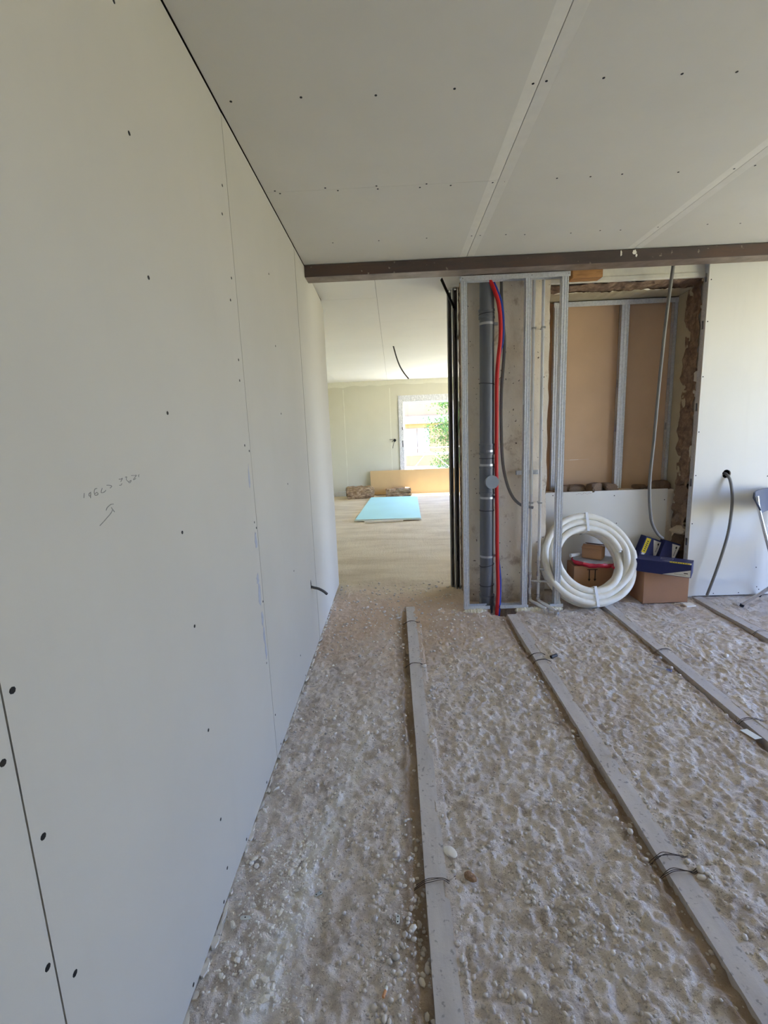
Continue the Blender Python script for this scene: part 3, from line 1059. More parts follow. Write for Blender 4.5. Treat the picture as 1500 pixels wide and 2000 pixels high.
# stones left on the sill and the broken masonry beside the low panel
for i, (x, y, sx, sz) in enumerate([(1.56, 4.32, .075, .05), (1.70, 4.31, .09, .06), (1.86, 4.30, .10, .065), (2.00, 4.31, .08, .06), (2.42, 4.32, .09, .07), (2.50, 4.30, .06, .08), (2.28, 4.33, .06, .025)]):
    rock('rubble_stone', wall_back, (x, y, .955), (sx * .95, .05, sz * .8), i, rot=(0, 0, random.random() * .6))
for i, (x, y, z, sx, sy, sz, mt) in enumerate([(2.60, 4.14, .88, .07, .08, .10, None), (2.60, 4.15, .72, .07, .09, .08, None), (2.585, 4.12, .575, .075, .09, .045, 'stone_pale'), (2.60, 4.16, .45, .06, .08, .09, None), (2.60, 4.16, .28, .06, .08, .12, None), (2.60, 4.16, .08, .06, .08, .12, None)]):
    rock('masonry_block', wall_back, (x, y, z), (sx, sy, sz), i + 2, mt, rot=(0, .1 * i, .2))

# ---- steel beam across the room
by0, by1, bz = 3.63, 3.775, 2.697
beam = thing('steel_beam', 'long rusty brown steel beam under the white ceiling', 'beam', (2.3, 3.7, bz))
MB().box(A_X + .002, X_RIGHT - .002, by0, by0 + .009, bz, C_Z - .004).build('web', 'beam', beam, bevel=.002)
MB().box(A_X + .002, X_RIGHT - .002, by0 + .009, by1, bz, bz + .012).build('bottom_flange', 'flange', beam, bevel=.002)
MB().box(A_X + .002, X_RIGHT - .002, by0 + .009, by1, C_Z - .016, C_Z - .004).build('top_flange', 'beam', beam)
pp = MB()
for (x, z, w, hh) in ((1.69, 2.752, .006, .020), (1.785, 2.757, .014, .016), (1.80, 2.735, .006, .012)):
    blot(pp, lambda a, b_, h: (a, by0 - h, b_), x, z, w, hh, 14, .25, .003)
pp.build('plaster_splash', 'chip', beam, label='white plaster splashes')

# ---- lower and right plasterboard linings
pn = MB()
pn.box(1.33, 2.487, 4.222, 4.2345, .012, .94)
o = pn.build('plasterboard', 'board_right', wall_back, bevel=.001)
for (x, z) in ((2.004, .892), (2.035, .632), (1.445, .912), (2.461, .838), (1.44, .6)):
    put_screw(o, 'y', (x, 4.2215, z), .9)
wr = MB()
for i in range(9):
    x = 1.655 + i * .016
    wr.bar((x, 4.2217, .912 + .004 * (i % 3)), (x + .012, 4.2217, .917 + .006 * ((i * 5) % 3)), .0022, .0004, (0, 1, 0))
wr.build('marker_note', simple('faded_red_marker', lin(176, 140, 140), .8), o)

MB().box(2.524, 2.60, 3.953, 4.02, -.05, .04).build('floor_track', 'galv', wall_back)
rb = MB()
hx, hz, hr = 2.800, 1.087, .036
# right lining board with a real round hole
N = 28
X0, X1, Z0, Z1 = 2.530, 3.726, .012, C_Z - .003
outer = []
for i in range(N):
    a = 2 * PI * i / N
    c_, s_ = math.cos(a), math.sin(a)
    t = min(((X1 - hx) / c_) if c_ > 1e-6 else 9e9, ((X0 - hx) / c_) if c_ < -1e-6 else 9e9, ((Z1 - hz) / s_) if s_ > 1e-6 else 9e9, ((Z0 - hz) / s_) if s_ < -1e-6 else 9e9)
    outer.append((hx + c_ * t, hz + s_ * t))
corners = [(X1, Z1), (X0, Z1), (X0, Z0), (X1, Z0)]
vs, fs = [], []
for yy in (3.94, 3.9525):
    vs += [(hx + hr * math.cos(2 * PI * i / N), yy, hz + hr * math.sin(2 * PI * i / N)) for i in range(N)]
    vs += [(a, yy, b_) for a, b_ in outer]
    vs += [(a, yy, b_) for a, b_ in corners]
K = 2 * N + 4
for i in range(N):
    j = (i + 1) % N
    for L_ in (0, K):
        fs.append((L_ + i, L_ + j, L_ + N + j, L_ + N + i))
    fs.append((i, j, K + j, K + i))
    a0, a1 = math.atan2(outer[i][1] - hz, outer[i][0] - hx), math.atan2(outer[j][1] - hz, outer[j][0] - hx)
    for ci, (cx, cz) in enumerate(corners):
        ac = math.atan2(cz - hz, cx - hx)
        if a1 > a0 and a0 < ac < a1:
            for L_ in (0, K):
                fs.append((L_ + N + i, L_ + N + j, L_ + 2 * N + ci))
rb.add(vs, fs)
rb.box(X0, X0 + .0005, 3.9401, 3.9524, Z0, Z1)
rbo = rb.build('plasterboard', 'board_right', wall_back, label='white lining board with a round cable hole')
for (x, z) in RIGHT_SCREWS:
    put_screw(rbo, 'y', (x + .008, 3.94, max(z, .03)), .95)
ro = MB().box(3.729, 4.925, 3.94, 3.9525, .012, C_Z - .003).build('plasterboard', 'board_right', wall_back)
MB().ring((hx, 3.9525, hz), (hx, 4.02, hz), hr, hr + .003).build('hole_sleeve', 'dark_hole', wall_back)

# ================================================================ OBJECTS


def stud(mb, fn, w, d, z0, z1, t=.0016, ribs=True, holes=(), lip=.010, sides='LR'):
    """C profile: front flange along s in 0..w at depth 0, web at s=0, back flange at depth d.
    fn(s, depth, z) -> xyz"""
    if ribs:
        g = .0028
        prof = [(0, 0), (w * .22, 0), (w * .27, g), (w * .36, g), (w * .41, 0), (w * .59, 0), (w * .64, g), (w * .73, g), (w * .78, 0), (w, 0)]
    else:
        prof = [(0, 0), (w, 0)]
    for (a, b) in ((0, 1), (d, -1)):
        pl = [(s, a + b * q) for s, q in prof]
        back = [(s, q + b * t) for s, q in pl[::-1]]
        mb.prism(pl + back, z0, z1, fn)
    # web with punched holes
    zz = [z0]
    for h in sorted(holes):
        zz += [h - .032, h + .032]
    zz.append(z1)
    for i in range(0, len(zz), 2):
        mb.prism([(0, 0), (t, 0), (t, d), (0, d)], zz[i], zz[i + 1], fn)
    for h in holes:
        for q0, q1 in ((0, d * .28), (d * .72, d)):
            mb.prism([(0, q0), (t, q0), (t, q1), (0, q1)], h - .032, h + .032, fn)
    for (a, b) in ((0, lip), (d - lip, d)):
        mb.prism([(w - t, a), (w, a), (w, b), (w - t, b)], z0, z1, fn)
    return mb


# ---- metal stud frame in front of the pipes
FY = 3.76
fr = thing('metal_stud_frame', 'galvanised stud frame boxing in the grey soil pipe', 'stud frame', (.97, FY, .03))
for (x0, w) in ((.556, .045), (1.044, .047), (1.318, .052)):
    mb = MB()
    stud(mb, lambda s, q, z, x0=x0: (x0 + s, FY + q, z), w, .048, .03, 2.668, holes=(.55, 1.05, 1.75, 2.2))
    mb.build('stud', 'galv', fr)
mb = MB()
mb.box(.552, 1.380, FY - .002, FY - .0005, 2.655, 2.692).box(.552, 1.380, FY - .002, FY + .052, 2.6905, 2.692).box(.552, 1.380, FY + .0505, FY + .052, 2.655, 2.692)
mb.build('top_track', 'galv', fr)
for (x0, x1) in ((.555, .775), (.862, 1.10), (1.285, 1.395)):
    mb = MB()
    mb.box(x0, x1, FY - .002, FY - .0005, .018, .048).box(x0, x1, FY - .002, FY + .052, .018, .0195).box(x0, x1, FY + .0505, FY + .052, .018, .048)
    mb.build('bottom_track', 'galv', fr)
for x in (.566, 1.09, 1.366):
    o = bpy.data.objects.new('screw', SCREW['y'])
    o.location = Vector((x, FY - .002, 2.675)) - world_loc(fr)
    o.scale = (.6,) * 3
    o.parent = fr
    COL.objects.link(o)


def foam_strip(x0, x1, y, z, ry, rz, lab, seed):
    n = 46
    r = random.Random(seed)
    ring = 12
    vs, fs = [], []
    for i in range(n):
        t = i / (n - 1)
        e = max(.15, math.sin(PI * min(1, max(0, t))) ** .25)
        k = e * (1 + r.uniform(-.22, .22))
        for s in range(ring):
            a = 2 * PI * s / ring
            kk = k * (1 + r.uniform(-.12, .12))
            vs.append((x0 + (x1 - x0) * t, y + math.cos(a) * ry * kk, z + math.sin(a) * rz * kk))
    for i in range(n - 1):
        for s in range(ring):
            u = (s + 1) % ring
            fs.append((i * ring + s, i * ring + u, (i + 1) * ring + u, (i + 1) * ring + s))
    fs += [tuple(range(ring))[::-1], tuple(range((n - 1) * ring, n * ring))]
    mb = MB()
    mb.add(vs, fs)
    o = mb.build('foam_bead', 'foam', None, smooth=True)
    return tag(o, lab, 'foam')


foam_strip(.545, .745, 3.745, .002, .028, .024, 'short lump of cream expanding foam under the left stud', 1)
foam_strip(.985, 1.205, 3.755, .003, .024, .022, 'bead of cream expanding foam under the middle stud', 2)
foam_strip(1.26, 1.39, 3.755, .004, .020, .020, 'small bead of cream expanding foam beside the white coil', 3)

# ---- jamb studs of the doorway, backlit shade put into their colour
jf = thing('jamb_frame', 'dark backlit pair of metal jamb studs beside the doorway', 'stud frame', (.57, 4.40, 0))
mb = MB()
stud(mb, lambda s, q, z: (.527 + q, 4.47 - s, z), .075, .034, .0, 2.775, holes=(.35, .75, 1.3, 1.7, 2.1, 2.5), ribs=False)
mb.build('stud', 'galv_backlit', jf)
mb = MB()
stud(mb, lambda s, q, z: (.566 + q, 4.405 - s, z), .075, .038, .0, 2.775, holes=(.3, .65, 1.2, 1.55, 1.95, 2.4), ribs=False)
mb.build('stud', 'galv_backlit', jf)
MB().box(.527, .561, 4.4715, 4.4735, .0, 2.775).build('hole_shade_strip', 'conduit_dark', jf)  # added dark strip, stands in for the shade inside the punched holes
MB().box(.566, .604, 4.4065, 4.4085, .0, 2.775).build('hole_shade_strip', 'conduit_dark', jf)  # second added strip, shade behind the holes of this stud
mb = MB()
mb.bar((.425, 3.95, 2.735), (.585, 4.36, 2.60), .022, .005, (0, 1, 0))
mb.build('brace_strap', 'tie', jf)

# ---- soil pipe
PX, PY, PR = .772, 3.872, .057
sp = thing('soil_pipe', 'grey plastic soil pipe standing upright behind the metal studs', 'pipe', (PX, PY, -.05))
mb = MB()
mb.cyl((PX - .004, PY, -.05), (PX, PY, 2.775), PR, 32)
mb.build('pipe', 'pvc', sp, smooth=True)
for (z0, z1, r, name) in ((2.40, 2.47, .0605, 'coupling'), (1.33, 1.42, .0605, 'coupling'), (1.00, 1.23, .0605, 'inspection_branch'), (.02, .11, .063, 'base_socket')):
    mb = MB()
    pts = [(PX, PY, z0), (PX, PY, z0 + .012), (PX, PY, z0 + .012), (PX, PY, z1 - .012), (PX, PY, z1 - .012), (PX, PY, z1)]
    mb.tube([(PX - .002, PY, z0), (PX - .002, PY, z0 + .014), (PX - .002, PY, z0 + .016), (PX - .002, PY, z1 - .016), (PX - .002, PY, z1 - .014), (PX - .002, PY, z1)], [r + .003, r + .003, r, r, r + .003, r + .003], 32)
    ob = mb.build(name, 'pvc', sp, smooth=True)
    if name == 'inspection_branch':
        mb = MB()
        ax = Vector((.16, -.98, .06)).normalized()
        c0 = Vector((PX + .012, PY - .035, 1.105))
        mb.tube([c0, c0 + ax * .05, c0 + ax * .05, c0 + ax * .068], [.046, .046, .056, .056], 28)
        mb.build('inspection_cap', 'pvc_cap', ob, smooth=True, label='round grey screw cap')
for z in (2.36, 1.36, 1.245, .97, .46):
    mb = MB()
    mb.ring((PX - .001, PY, z - .009), (PX - .001, PY, z + .009), PR + .001, PR + .0035, 30)
    mb.box(PX + .055, PX + .085, PY - .012, PY + .012, z - .010, z + .010)
    mb.cyl((PX + .068, PY - .018, z), (PX + .068, PY + .018, z), .004, 8)
    mb.build('pipe_clamp', 'clamp', sp, label='zinc pipe clamp')
for z, t in ((2.435, .004), (1.90, -.006), (1.30, .0), (.86, .0), (.38, .012), (.20, .004)):
    mb = MB()
    pts = [(PX - .002 + math.cos(a) * (PR + .0035), PY + math.sin(a) * (PR + .0035), z + t * math.cos(a)) for a in np.linspace(0, 2 * PI, 30)[:-1]]
    mb.tube(pts, .0026, 6, closed=True)
    mb.build('cable_tie', 'tie', sp)

# ---- red and blue conduits, grey conduit
rp = [(.760, 3.842, 2.775), (.775, 3.828, 2.70), (.815, 3.812, 2.60), (.850, 3.812, 2.50), (.868, 3.818, 2.36), (.866, 3.82, 2.22), (.852, 3.824, 2.08), (.842, 3.828, 1.9), (.842, 3.83, 1.6), (.842, 3.83, 1.2), (.848, 3.83, .8), (.850, 3.828, .5), (.854, 3.82, .3), (.852, 3.80, .14), (.838, 3.775, .0), (.822, 3.755, -.14), (.81, 3.74, -.30)]
mb = MB()
mb.tube(bez(rp, 8), .0155, 12)
tag(mb.build('red_conduit', 'red', smooth=True), 'red plastic conduit strapped along the grey soil pipe into the floor hole', 'conduit')
bp = [(x + .022 if z > 2.2 else x + .006, y + .031 if .35 < z < 2.3 else y + .016, z) for x, y, z in rp]
bp = [(x + (.012 if z < .35 else 0), y, z) for x, y, z in bp]
mb = MB()
mb.tube(bez(bp, 8), .0145, 12)
tag(mb.build('blue_conduit', 'blue', smooth=True), 'blue plastic conduit half hidden behind the red one', 'conduit')
gp = [(.888, 3.885, 2.775), (.889, 3.88, 2.55), (.904, 3.875, 2.34), (.912, 3.87, 2.22), (.905, 3.87, 2.06), (.890, 3.87, 1.86), (.888, 3.87, 1.6), (.898, 3.865, 1.30), (.925, 3.855, 1.12), (.975, 3.845, .98), (1.05, 3.838, .90), (1.15, 3.835, .875)]
pts = bez(gp, 10)
mb = MB()
mb.tube(pts, .0125, 12)
gc = tag(mb.build('grey_conduit', 'conduit', smooth=True), 'thin grey conduit curling out behind the middle stud with a cut end', 'conduit')
e = pts[-1] + (pts[-1] - pts[-2]).normalized() * .0006
mb = MB()
mb.cyl(e - (pts[-1] - pts[-2]).normalized() * .002, e, .009, 12)
mb.build('cut_end', 'dark_hole', gc)

# ---- two white water pipes with valves and elbows
for k, (x, name_lab, zv, ex, ey) in enumerate(((1.152, 'left white water pipe with chromed valve and bent foot', .215, 1.232, 3.685), (1.222, 'right white water pipe with chromed valve and bent foot', .325, 1.300, 3.640))):
    y = 3.90 if k == 0 else 3.885
    wp = thing('water_pipe', name_lab, 'pipe', (x, y, 0), group='white water pipes by the studs')
    mb = MB()
    mb.cyl((x - .004, y, 2.775), (x, y, zv + .06), .0125, 14)
    mb.build('pipe', 'mlpipe', wp, smooth=True)
    mb = MB()
    mb.cyl((x, y, zv - .05), (x, y, .085), .0125, 14)
    mb.build('pipe', 'mlpipe', wp, smooth=True)
    mb = MB()
    mb.tube([(x, y, zv + .075), (x, y, zv + .055), (x, y, zv + .055), (x, y, zv + .03), (x, y, zv + .03), (x, y, zv - .03), (x, y, zv - .03), (x, y, zv - .062)], [.016, .016, .0195, .0195, .015, .015, .0185, .0185], 12)
    fit = mb.build('tee_fitting', 'chrome', wp, smooth=True)
    mb = MB()
    L_ = .105 if k == 1 else .165
    mb.tube([(x, y - .004, zv), (x + .03, y - .012, zv - .002), (x + .03, y - .012, zv - .002), (x + .05, y - .016, zv - .003)], [.0105, .0105, .016, .016], 10)
    mb.tube([(x + .05, y - .016, zv - .003), (x + L_, y - .03, zv - .004)], .0105, 10)
    for q in (.072, L_ - .02):
        mb.tube([(x + q, y - .018 - .1 * (q - .05), zv - .0035), (x + q + .014, y - .02 - .1 * (q - .05), zv - .0035)], .016, 8)
    mb.tube([(x + L_, y - .03, zv - .004), (x + L_ - .02, y - .0, zv + .018), (x + L_ - .045, y + .03, zv + .040)], [.015, .0125, .015], 10)
    mb.build('side_valve', 'chrome', fit, smooth=True, label='chromed side valve')
    mb = MB()
    mb.tube([(x, y, .095), (x, y, .068), (x, y, .068), (x, y, .045)], [.016, .016, .019, .019], 12)
    mb.build('elbow_nut', 'chrome', wp, smooth=True)
    mb = MB()
    mb.tube(bez([(x, y, .052), (x + .006, y - .02, .036), (x + (ex - x) * .5, y + (ey - y) * .5, .034), (ex - .012, ey + .02, .034), (ex, ey, .022)], 8), .013, 12)
    mb.build('bent_foot', 'mlpipe', wp, smooth=True)
    mb = MB()
    mb.tube([(ex, ey, .040), (ex, ey, .02), (ex, ey, .02), (ex, ey, -.005)], [.0165, .0165, .0205, .0205], 12)
    mb.build('floor_nut', 'chrome', wp, smooth=True)
    mb = MB()
    mb.cyl((ex, ey - .004, -.002), (ex + .004, ey - .012, -.085), .0155, 12)
    mb.build('stub', 'chrome', wp, smooth=True)
    for z in (2.32, .905):
        mb = MB()
        mb.box(x - .0155, x + .0155, y - .0145, y + .0145, z - .006, z + .006)
        mb.box(x - .003, x + .003, y, 3.955, z - .004, z + .004)
        mb.build('pipe_clip', 'clamp', wp)
mb = MB()
mb.box(1.03, 1.215, 3.915, 3.950, 1.145, 1.180)
tag(mb.build('pipe_bracket', 'galv', bevel=.002), 'small galvanised cross bracket behind the two white water pipes', 'bracket')

# ---- niche: brown board backs and their studs
nf = thing('window_stud_frame', 'bright galvanised frame closing the old window opening', 'stud frame', (2.0, 4.38, .94))
YB = 4.41
for (x0, w) in ((1.468, .052), (2.060, .070), (2.520, .028)):
    mb = MB()
    stud(mb, lambda s, q, z, x0=x0: (x0 + s, 4.36 + q, z), w, .046, .94, 2.60, holes=(1.5, 1.9), t=.0016)
    mb.build('stud', 'galv', nf)
mb = MB()
mb.box(1.462, 2.552, 4.357, 4.3585, 2.575, 2.618).box(1.462, 2.552, 4.357, 4.409, 2.6165, 2.618)
mb.build('top_track', 'galv', nf)
mb = MB()
for i in range(3):
    mb.box(2.549, 2.5505, 4.36 + .016 * i, 4.374 + .016 * i, .94, 2.60)
mb.build('edge_channel', 'galv', nf)
for (x0, x1) in ((1.30, 2.0915), (2.0945, 2.60)):
    b_ = MB().box(x0, x1, YB, YB + .0125, .90, 2.70).build('brown_board', 'kraft', nf, label='brown paper back of a board')
sc_ = MB()
sc_.box(1.66, 1.74, YB - .0006, YB, 1.218, 1.2215).box(1.58, 1.84, YB - .0004, YB, 1.2195, 1.2205)
sc_.build('scratch', 'white_print', nf)
# stud along the lining edge with punched holes
es = thing('edge_stud', 'galvanised stud along the cut edge of the white lining board', 'stud', (2.535, 3.98, .0))
mb = MB()
stud(mb, lambda s, q, z: (2.531 + s, 3.954 + q, z), .045, .048, .0, 2.775, holes=(.50, 1.02, 2.30, 2.66, 1.65), ribs=False)
mb.build('stud', 'galv', es)

mb = MB()
mb.box(1.408, 1.640, 3.80, 3.90, 2.650, 2.735)
tag(mb.build('wood_block', 'wood', bevel=.004), 'knotty brown wood block wedged under the steel beam', 'wood block')

# ---- hanging grey conduits
hc = [(2.205, 3.86, 2.79), (2.195, 3.87, 2.6), (2.185, 3.89, 2.3), (2.170, 3.9, 1.85), (2.155, 3.9, 1.4), (2.142, 3.9, 1.12), (2.145, 3.9, .95), (2.165, 3.91, .80), (2.205, 3.94, .68), (2.275, 3.97, .58), (2.33, 3.985, .535)]
mb = MB()
mb.tube(bez(hc, 10), .0125, 14)
tag(mb.build('hanging_conduit', 'conduit', smooth=True), 'long grey conduit hanging from the beam in front of the brown boards', 'conduit')
wc = [(2.80, 4.01, 1.090), (2.802, 3.95, 1.086), (2.808, 3.905, 1.04), (2.812, 3.872, .93), (2.808, 3.855, .80), (2.792, 3.845, .62), (2.762, 3.845, .45), (2.715, 3.85, .24), (2.668, 3.86, .045)]
mb = MB()
pts = bez(wc, 10)
mb.tube(pts, .0115, 14)
tag(mb.build('wall_conduit', 'conduit', smooth=True), 'grey conduit drooping from the round hole in the white board', 'conduit')
# stub in the left wall
ws = [(A_X - .012, 3.085, .50), (A_X + .02, 3.085, .488), (A_X + .05, 3.09, .478), (A_X + .082, 3.10, .455), (A_X + .104, 3.115, .428)]
mb = MB()
mb.tube(bez(ws, 8), .0095, 12)
cs = tag(mb.build('conduit_stub', 'conduit_dark', smooth=True), 'short dark conduit stub poking out of the left wall', 'conduit')
mb = MB()
blot(mb, lambda a, b_, h: (A_X + .0004 + h, a, b_), 3.082, .512, .012, .034, 12, .15, .0008)
mb.build('cable_slot', 'dark_hole', cs, label='dark slot around the conduit')

# ---- white pipe coil
cl = thing('pipe_coil', 'big coil of white foam-sleeved pipe leaning against the low board', 'pipe coil', (1.660, 3.735, .012), (math.radians(-27), 0, math.radians(2)))
RS = [.275, .329, .381]
path = []
turns = []
axials = (-.050, 0, .050)
for li, R0 in enumerate(RS):
    order = axials if li % 2 == 0 else axials[::-1]
    for a_ in order:
        turns.append((R0, a_))
SEG = 72
CR = .412
for i in range(len(turns)):
    R0, a0 = turns[i]
    R1, a1 = turns[min(i + 1, len(turns) - 1)]
    for s in range(SEG):
        th = 2 * PI * s / SEG
        k = max(0, (s / SEG - .82) / .18)
        k = k * k * (3 - 2 * k)
        R = R0 + (R1 - R0) * k + .004 * math.sin(3 * th + i * 1.7)
        a = a0 + (a1 - a0) * k + .004 * math.sin(2 * th + i)
        ph = th + .2
        path.append((math.cos(ph) * R, a, CR + math.sin(ph) * R))
for s in range(4):
    th = 2 * PI * s / SEG
    path.append((math.cos(th + .2) * (RS[-1] + .002), turns[-1][1] - .002 * s, CR + math.sin(th + .2) * (RS[-1] + .002)))
mb = MB()
mb.tube(path, .0278, 12)
mb.build('pipe', 'coil', cl, smooth=True, world=False)
for e_ in (0, -1):
    mb = MB()
    P = Vector(path[e_])
    Q = Vector(path[1 if e_ == 0 else -2])
    d = (P - Q).normalized()
    mb.cyl(P, P + d * .012, .013, 12)
    mb.build('inner_pipe_end', 'mlpipe', cl, smooth=True, world=False)
for th in (PI / 2 - .08, -PI / 2 - .02):
    mb = MB()
    c_, s_ = math.cos(th), math.sin(th)
    tx, tz = -s_, c_
    lp = []
    for (R, a) in ((.242, -.080), (.31, -.0815), (.411, -.078), (.4125, 0), (.411, .078), (.31, .0815), (.242, .080), (.2405, 0)):
        lp.append((R, a))
    n = len(lp)
    vs, fs = [], []
    for wd in (-.011, .011):
        for R, a in lp:
            vs.append((c_ * R + tx * wd, a, CR + s_ * R + tz * wd))
    for i in range(n):
        fs.append((i, (i + 1) % n, n + (i + 1) % n, n + i))
    mb.add(vs, fs)
    so = mb.build('strap', 'strap', cl, world=False)
    m_ = so.modifiers.new('solid', 'SOLIDIFY')
    m_.thickness = .0016
    m_.offset = 0


def carton(name, label, mat, size, loc, rz, cat='box', tilt=(0, 0), tape=None):
    """closed carton: body with a thin flap seam; local origin at base centre"""
    w, d, h = size
    t = thing(name, label, cat, loc, (tilt[0], tilt[1], rz))
    MB().box(-w / 2, w / 2, -d / 2, d / 2, 0, h).build('body', mat, t, bevel=.003, world=False)
    fl = MB()
    fl.box(-w / 2 + .002, w / 2 - .002, -d / 2 + .002, -.0015, h, h + .0022)
    fl.build('flap', mat, t, world=False)
    fl = MB()
    fl.box(-w / 2 + .002, w / 2 - .002, .0015, d / 2 - .002, h, h + .0022)
    fl.build('flap', mat, t, world=False)
    return t


# ---- carton behind the coil, wrapped roll and small carton on it
cb = carton('cardboard_box', 'brown cardboard box behind the white coil with two printed arrows', 'card', (.44, .20, .290), (1.800, 4.095, .006), math.radians(-3))
mb = MB()
fy = -.1006
for ax_ in (-.085, -.035):
    mb.box(ax_ - .004, ax_ + .004, fy, fy + .0005, .165, .255)
    mb.add([(ax_ - .012, fy, .172), (ax_ + .012, fy, .172), (ax_, fy, .148), (ax_ - .012, fy + .0005, .172), (ax_ + .012, fy + .0005, .172), (ax_, fy + .0005, .148)], [(0, 1, 2), (5, 4, 3), (0, 3, 4, 1), (1, 4, 5, 2), (2, 5, 3, 0)])
mb.box(-.105, -.015, fy, fy + .0005, .255, .262)
mb.build('printed_arrows', 'print', cb, world=False)

rl = thing('wrapped_roll', 'flat grey roll in red shrink wrap lying on the cardboard box', 'roll', (1.785, 4.075, .300), (math.radians(3), math.radians(2), 0))
mb = MB()
n = 48
vs, fs = [], []
prof = [(.02, .002), (.185, .0), (.200, .012), (.204, .028), (.196, .042), (.17, .050), (.06, .050), (.02, .048)]
for i in range(n):
    a = 2 * PI * i / n
    for j, (r, z) in enumerate(prof):
        k = r + (.006 * math.sin(a * 9 + j) + .004 * math.sin(a * 23) if 0 < j < 6 else 0)
        vs.append((math.cos(a) * k, math.sin(a) * k * .72, z + (.003 * math.sin(a * 7) if 0 < j < 6 else 0)))
m_ = len(prof)
mb.slot(0)
for i in range(n):
    for j in range(m_):
        p_, q_ = (i + 1) % n, (j + 1) % m_
        mb.cur = 1 if 4 <= j <= 6 else 0
        mb.add([], [])
        fs.append((i * m_ + j, p_ * m_ + j, p_ * m_ + q_, i * m_ + q_))
        mb.mi.append(mb.cur)
mb.v = vs
mb.f = fs
mb.build('shrink_wrap', ['red_wrap', 'grey_wrap'], rl, smooth=True, world=False)
mb = MB()
mb.tube(bez([(.08, -.146, .03), (.10, -.155, .012), (.115, -.160, -.012), (.12, -.150, -.02)], 5), [.010, .010, .010, .010, .010, .009, .008, .008, .007, .006, .005, .004, .004, .003, .003, .002], 8)
mb.build('wrap_tail', 'red_wrap', rl, smooth=True, world=False)
sb = carton('small_cardboard_box', 'small open brown carton sitting on the wrapped roll', 'card', (.165, .13, .098), (1.775, 4.085, .3525), math.radians(-38))
mb = MB()
for (x0, x1, y, r_) in ((-.08, .08, -.064, .5), (-.08, .08, .064, -.4)):
    mb.obox((0, y + math.copysign(.02, -y) * .4, .112), (.08, 0, 0), (0, .03, .012 if y < 0 else -.012), (0, 0, .0012))
mb.build('raised_flap', 'card_dark', sb, world=False)
mb = MB()
mb.cyl((1.575, 4.10, .372), (1.665, 4.13, .372), .0165, 16)
tt = tag(mb.build('small_tube', 'mlpipe', smooth=True), 'short pale tube lying on the wrapped roll beside the small carton', 'tube')

# ---- carton with navy box on top, two navy boxes leaning behind
carton('cardboard_box', 'plain brown cardboard box on the floor under the navy box', 'card_dark', (.385, .215, .280), (2.283, 3.920, .006), math.radians(1))


def navy_box(label, size, loc, rot, kind):
    w, d, h = size
    t = thing('navy_box', label, 'box', loc, rot)
    MB().box(-w / 2, w / 2, -d / 2, d / 2, 0, h).build('body', 'navy', t, bevel=.002, world=False)
    e = .0006
    lab = MB()
    ylw = MB()
    ink = MB()
    wht = MB()
    if kind == 'flat':      # lies on its side: front face -y, top +z
        wht.add([(w / 2 - .004, -d / 2 - e, .004), (w / 2 - .004, -d / 2 - e, h * .60), (w / 2 - .20, -d / 2 - e, .004)], [(0, 1, 2)])
        wht.add([(w / 2 - .004, -d / 2 + .006, h + e), (w / 2 - .004, -d / 2 + .05, h + e), (w / 2 - .22, -d / 2 + .05, h + e)], [(0, 1, 2)])
        wht.box(-.03, .06, .01, .012, h, h + e).box(-.03, .06, .050, .052, h, h + e).box(-.03, -.028, .01, .052, h, h + e).box(.058, .06, .01, .052, h, h + e)
        for i in range(9):
            ink.box(w / 2 - .115 + i * .009, w / 2 - .109 + i * .009, -d / 2 - e * 1.6, -d / 2 - e * .9, .018, .021)
        ink.box(w / 2 - .05, w / 2 - .022, -d / 2 - e * 1.6, -d / 2 - e * .9, .030, .037)
        ylw.box(w / 2 - .155, w / 2 - .012, -d / 2 + .008, -d / 2 + .045, h + e, h + 2 * e)
        for i in range(7):
            ink.box(w / 2 - .14 + i * .017, w / 2 - .131 + i * .017, -d / 2 + .018 + .004 * (i % 2), -d / 2 + .030 + .003 * (i % 3), h + 2 * e, h + 2.6 * e)
    else:                   # stands on end: front face -y, long axis z
        wht.add([(w / 2 - .004, -d / 2 - e, h - .012), (w / 2 - .004 - w * .50, -d / 2 - e, h - .012), (w / 2 - .012, -d / 2 - e, h - .20)], [(0, 1, 2)])
        for i in range(6):
            ink.box(w / 2 - .030, w / 2 - .022, -d / 2 - e * 1.6, -d / 2 - e * .9, h - .11 + i * .012, h - .104 + i * .012)
        ink.box(w / 2 - .035, w / 2 - .022, -d / 2 - e * 1.6, -d / 2 - e * .9, h - .045, h - .028)
        if kind == 'yellow':
            ylw.box(-w / 2 + .010, -w / 2 + .052, -d / 2 - e * 2, -d / 2 - e, h - .150, h - .012)
            wht.add([(-w / 2 + .016, -d / 2 - e, h - .15), (-w / 2 + .048, -d / 2 - e, h - .15), (-w / 2 + .030, -d / 2 - e, h - .235)], [(0, 1, 2)])
            for i in range(6):
                ink.box(-w / 2 + .024, -w / 2 + .040, -d / 2 - e * 3, -d / 2 - e * 2, h - .135 + i * .018, h - .127 + i * .018)
        wht.box(w / 2, w / 2 + e, -d / 2 + .01, d / 2 - .01, h - .2, h - .01)
        for i in range(7):
            ink.box(w / 2 + e, w / 2 + 2 * e, -d / 2 + .02, d / 2 - .02, h - .19 + i * .024, h - .182 + i * .024)
    wht.build('white_panel', 'white_print', t, world=False)
    if ylw.v:
        ylw.build('yellow_label', 'yellow', t, world=False, label='yellow printed sticker')
    ink.build('lettering', 'print', t, world=False)['kind'] = 'stuff'
    return t


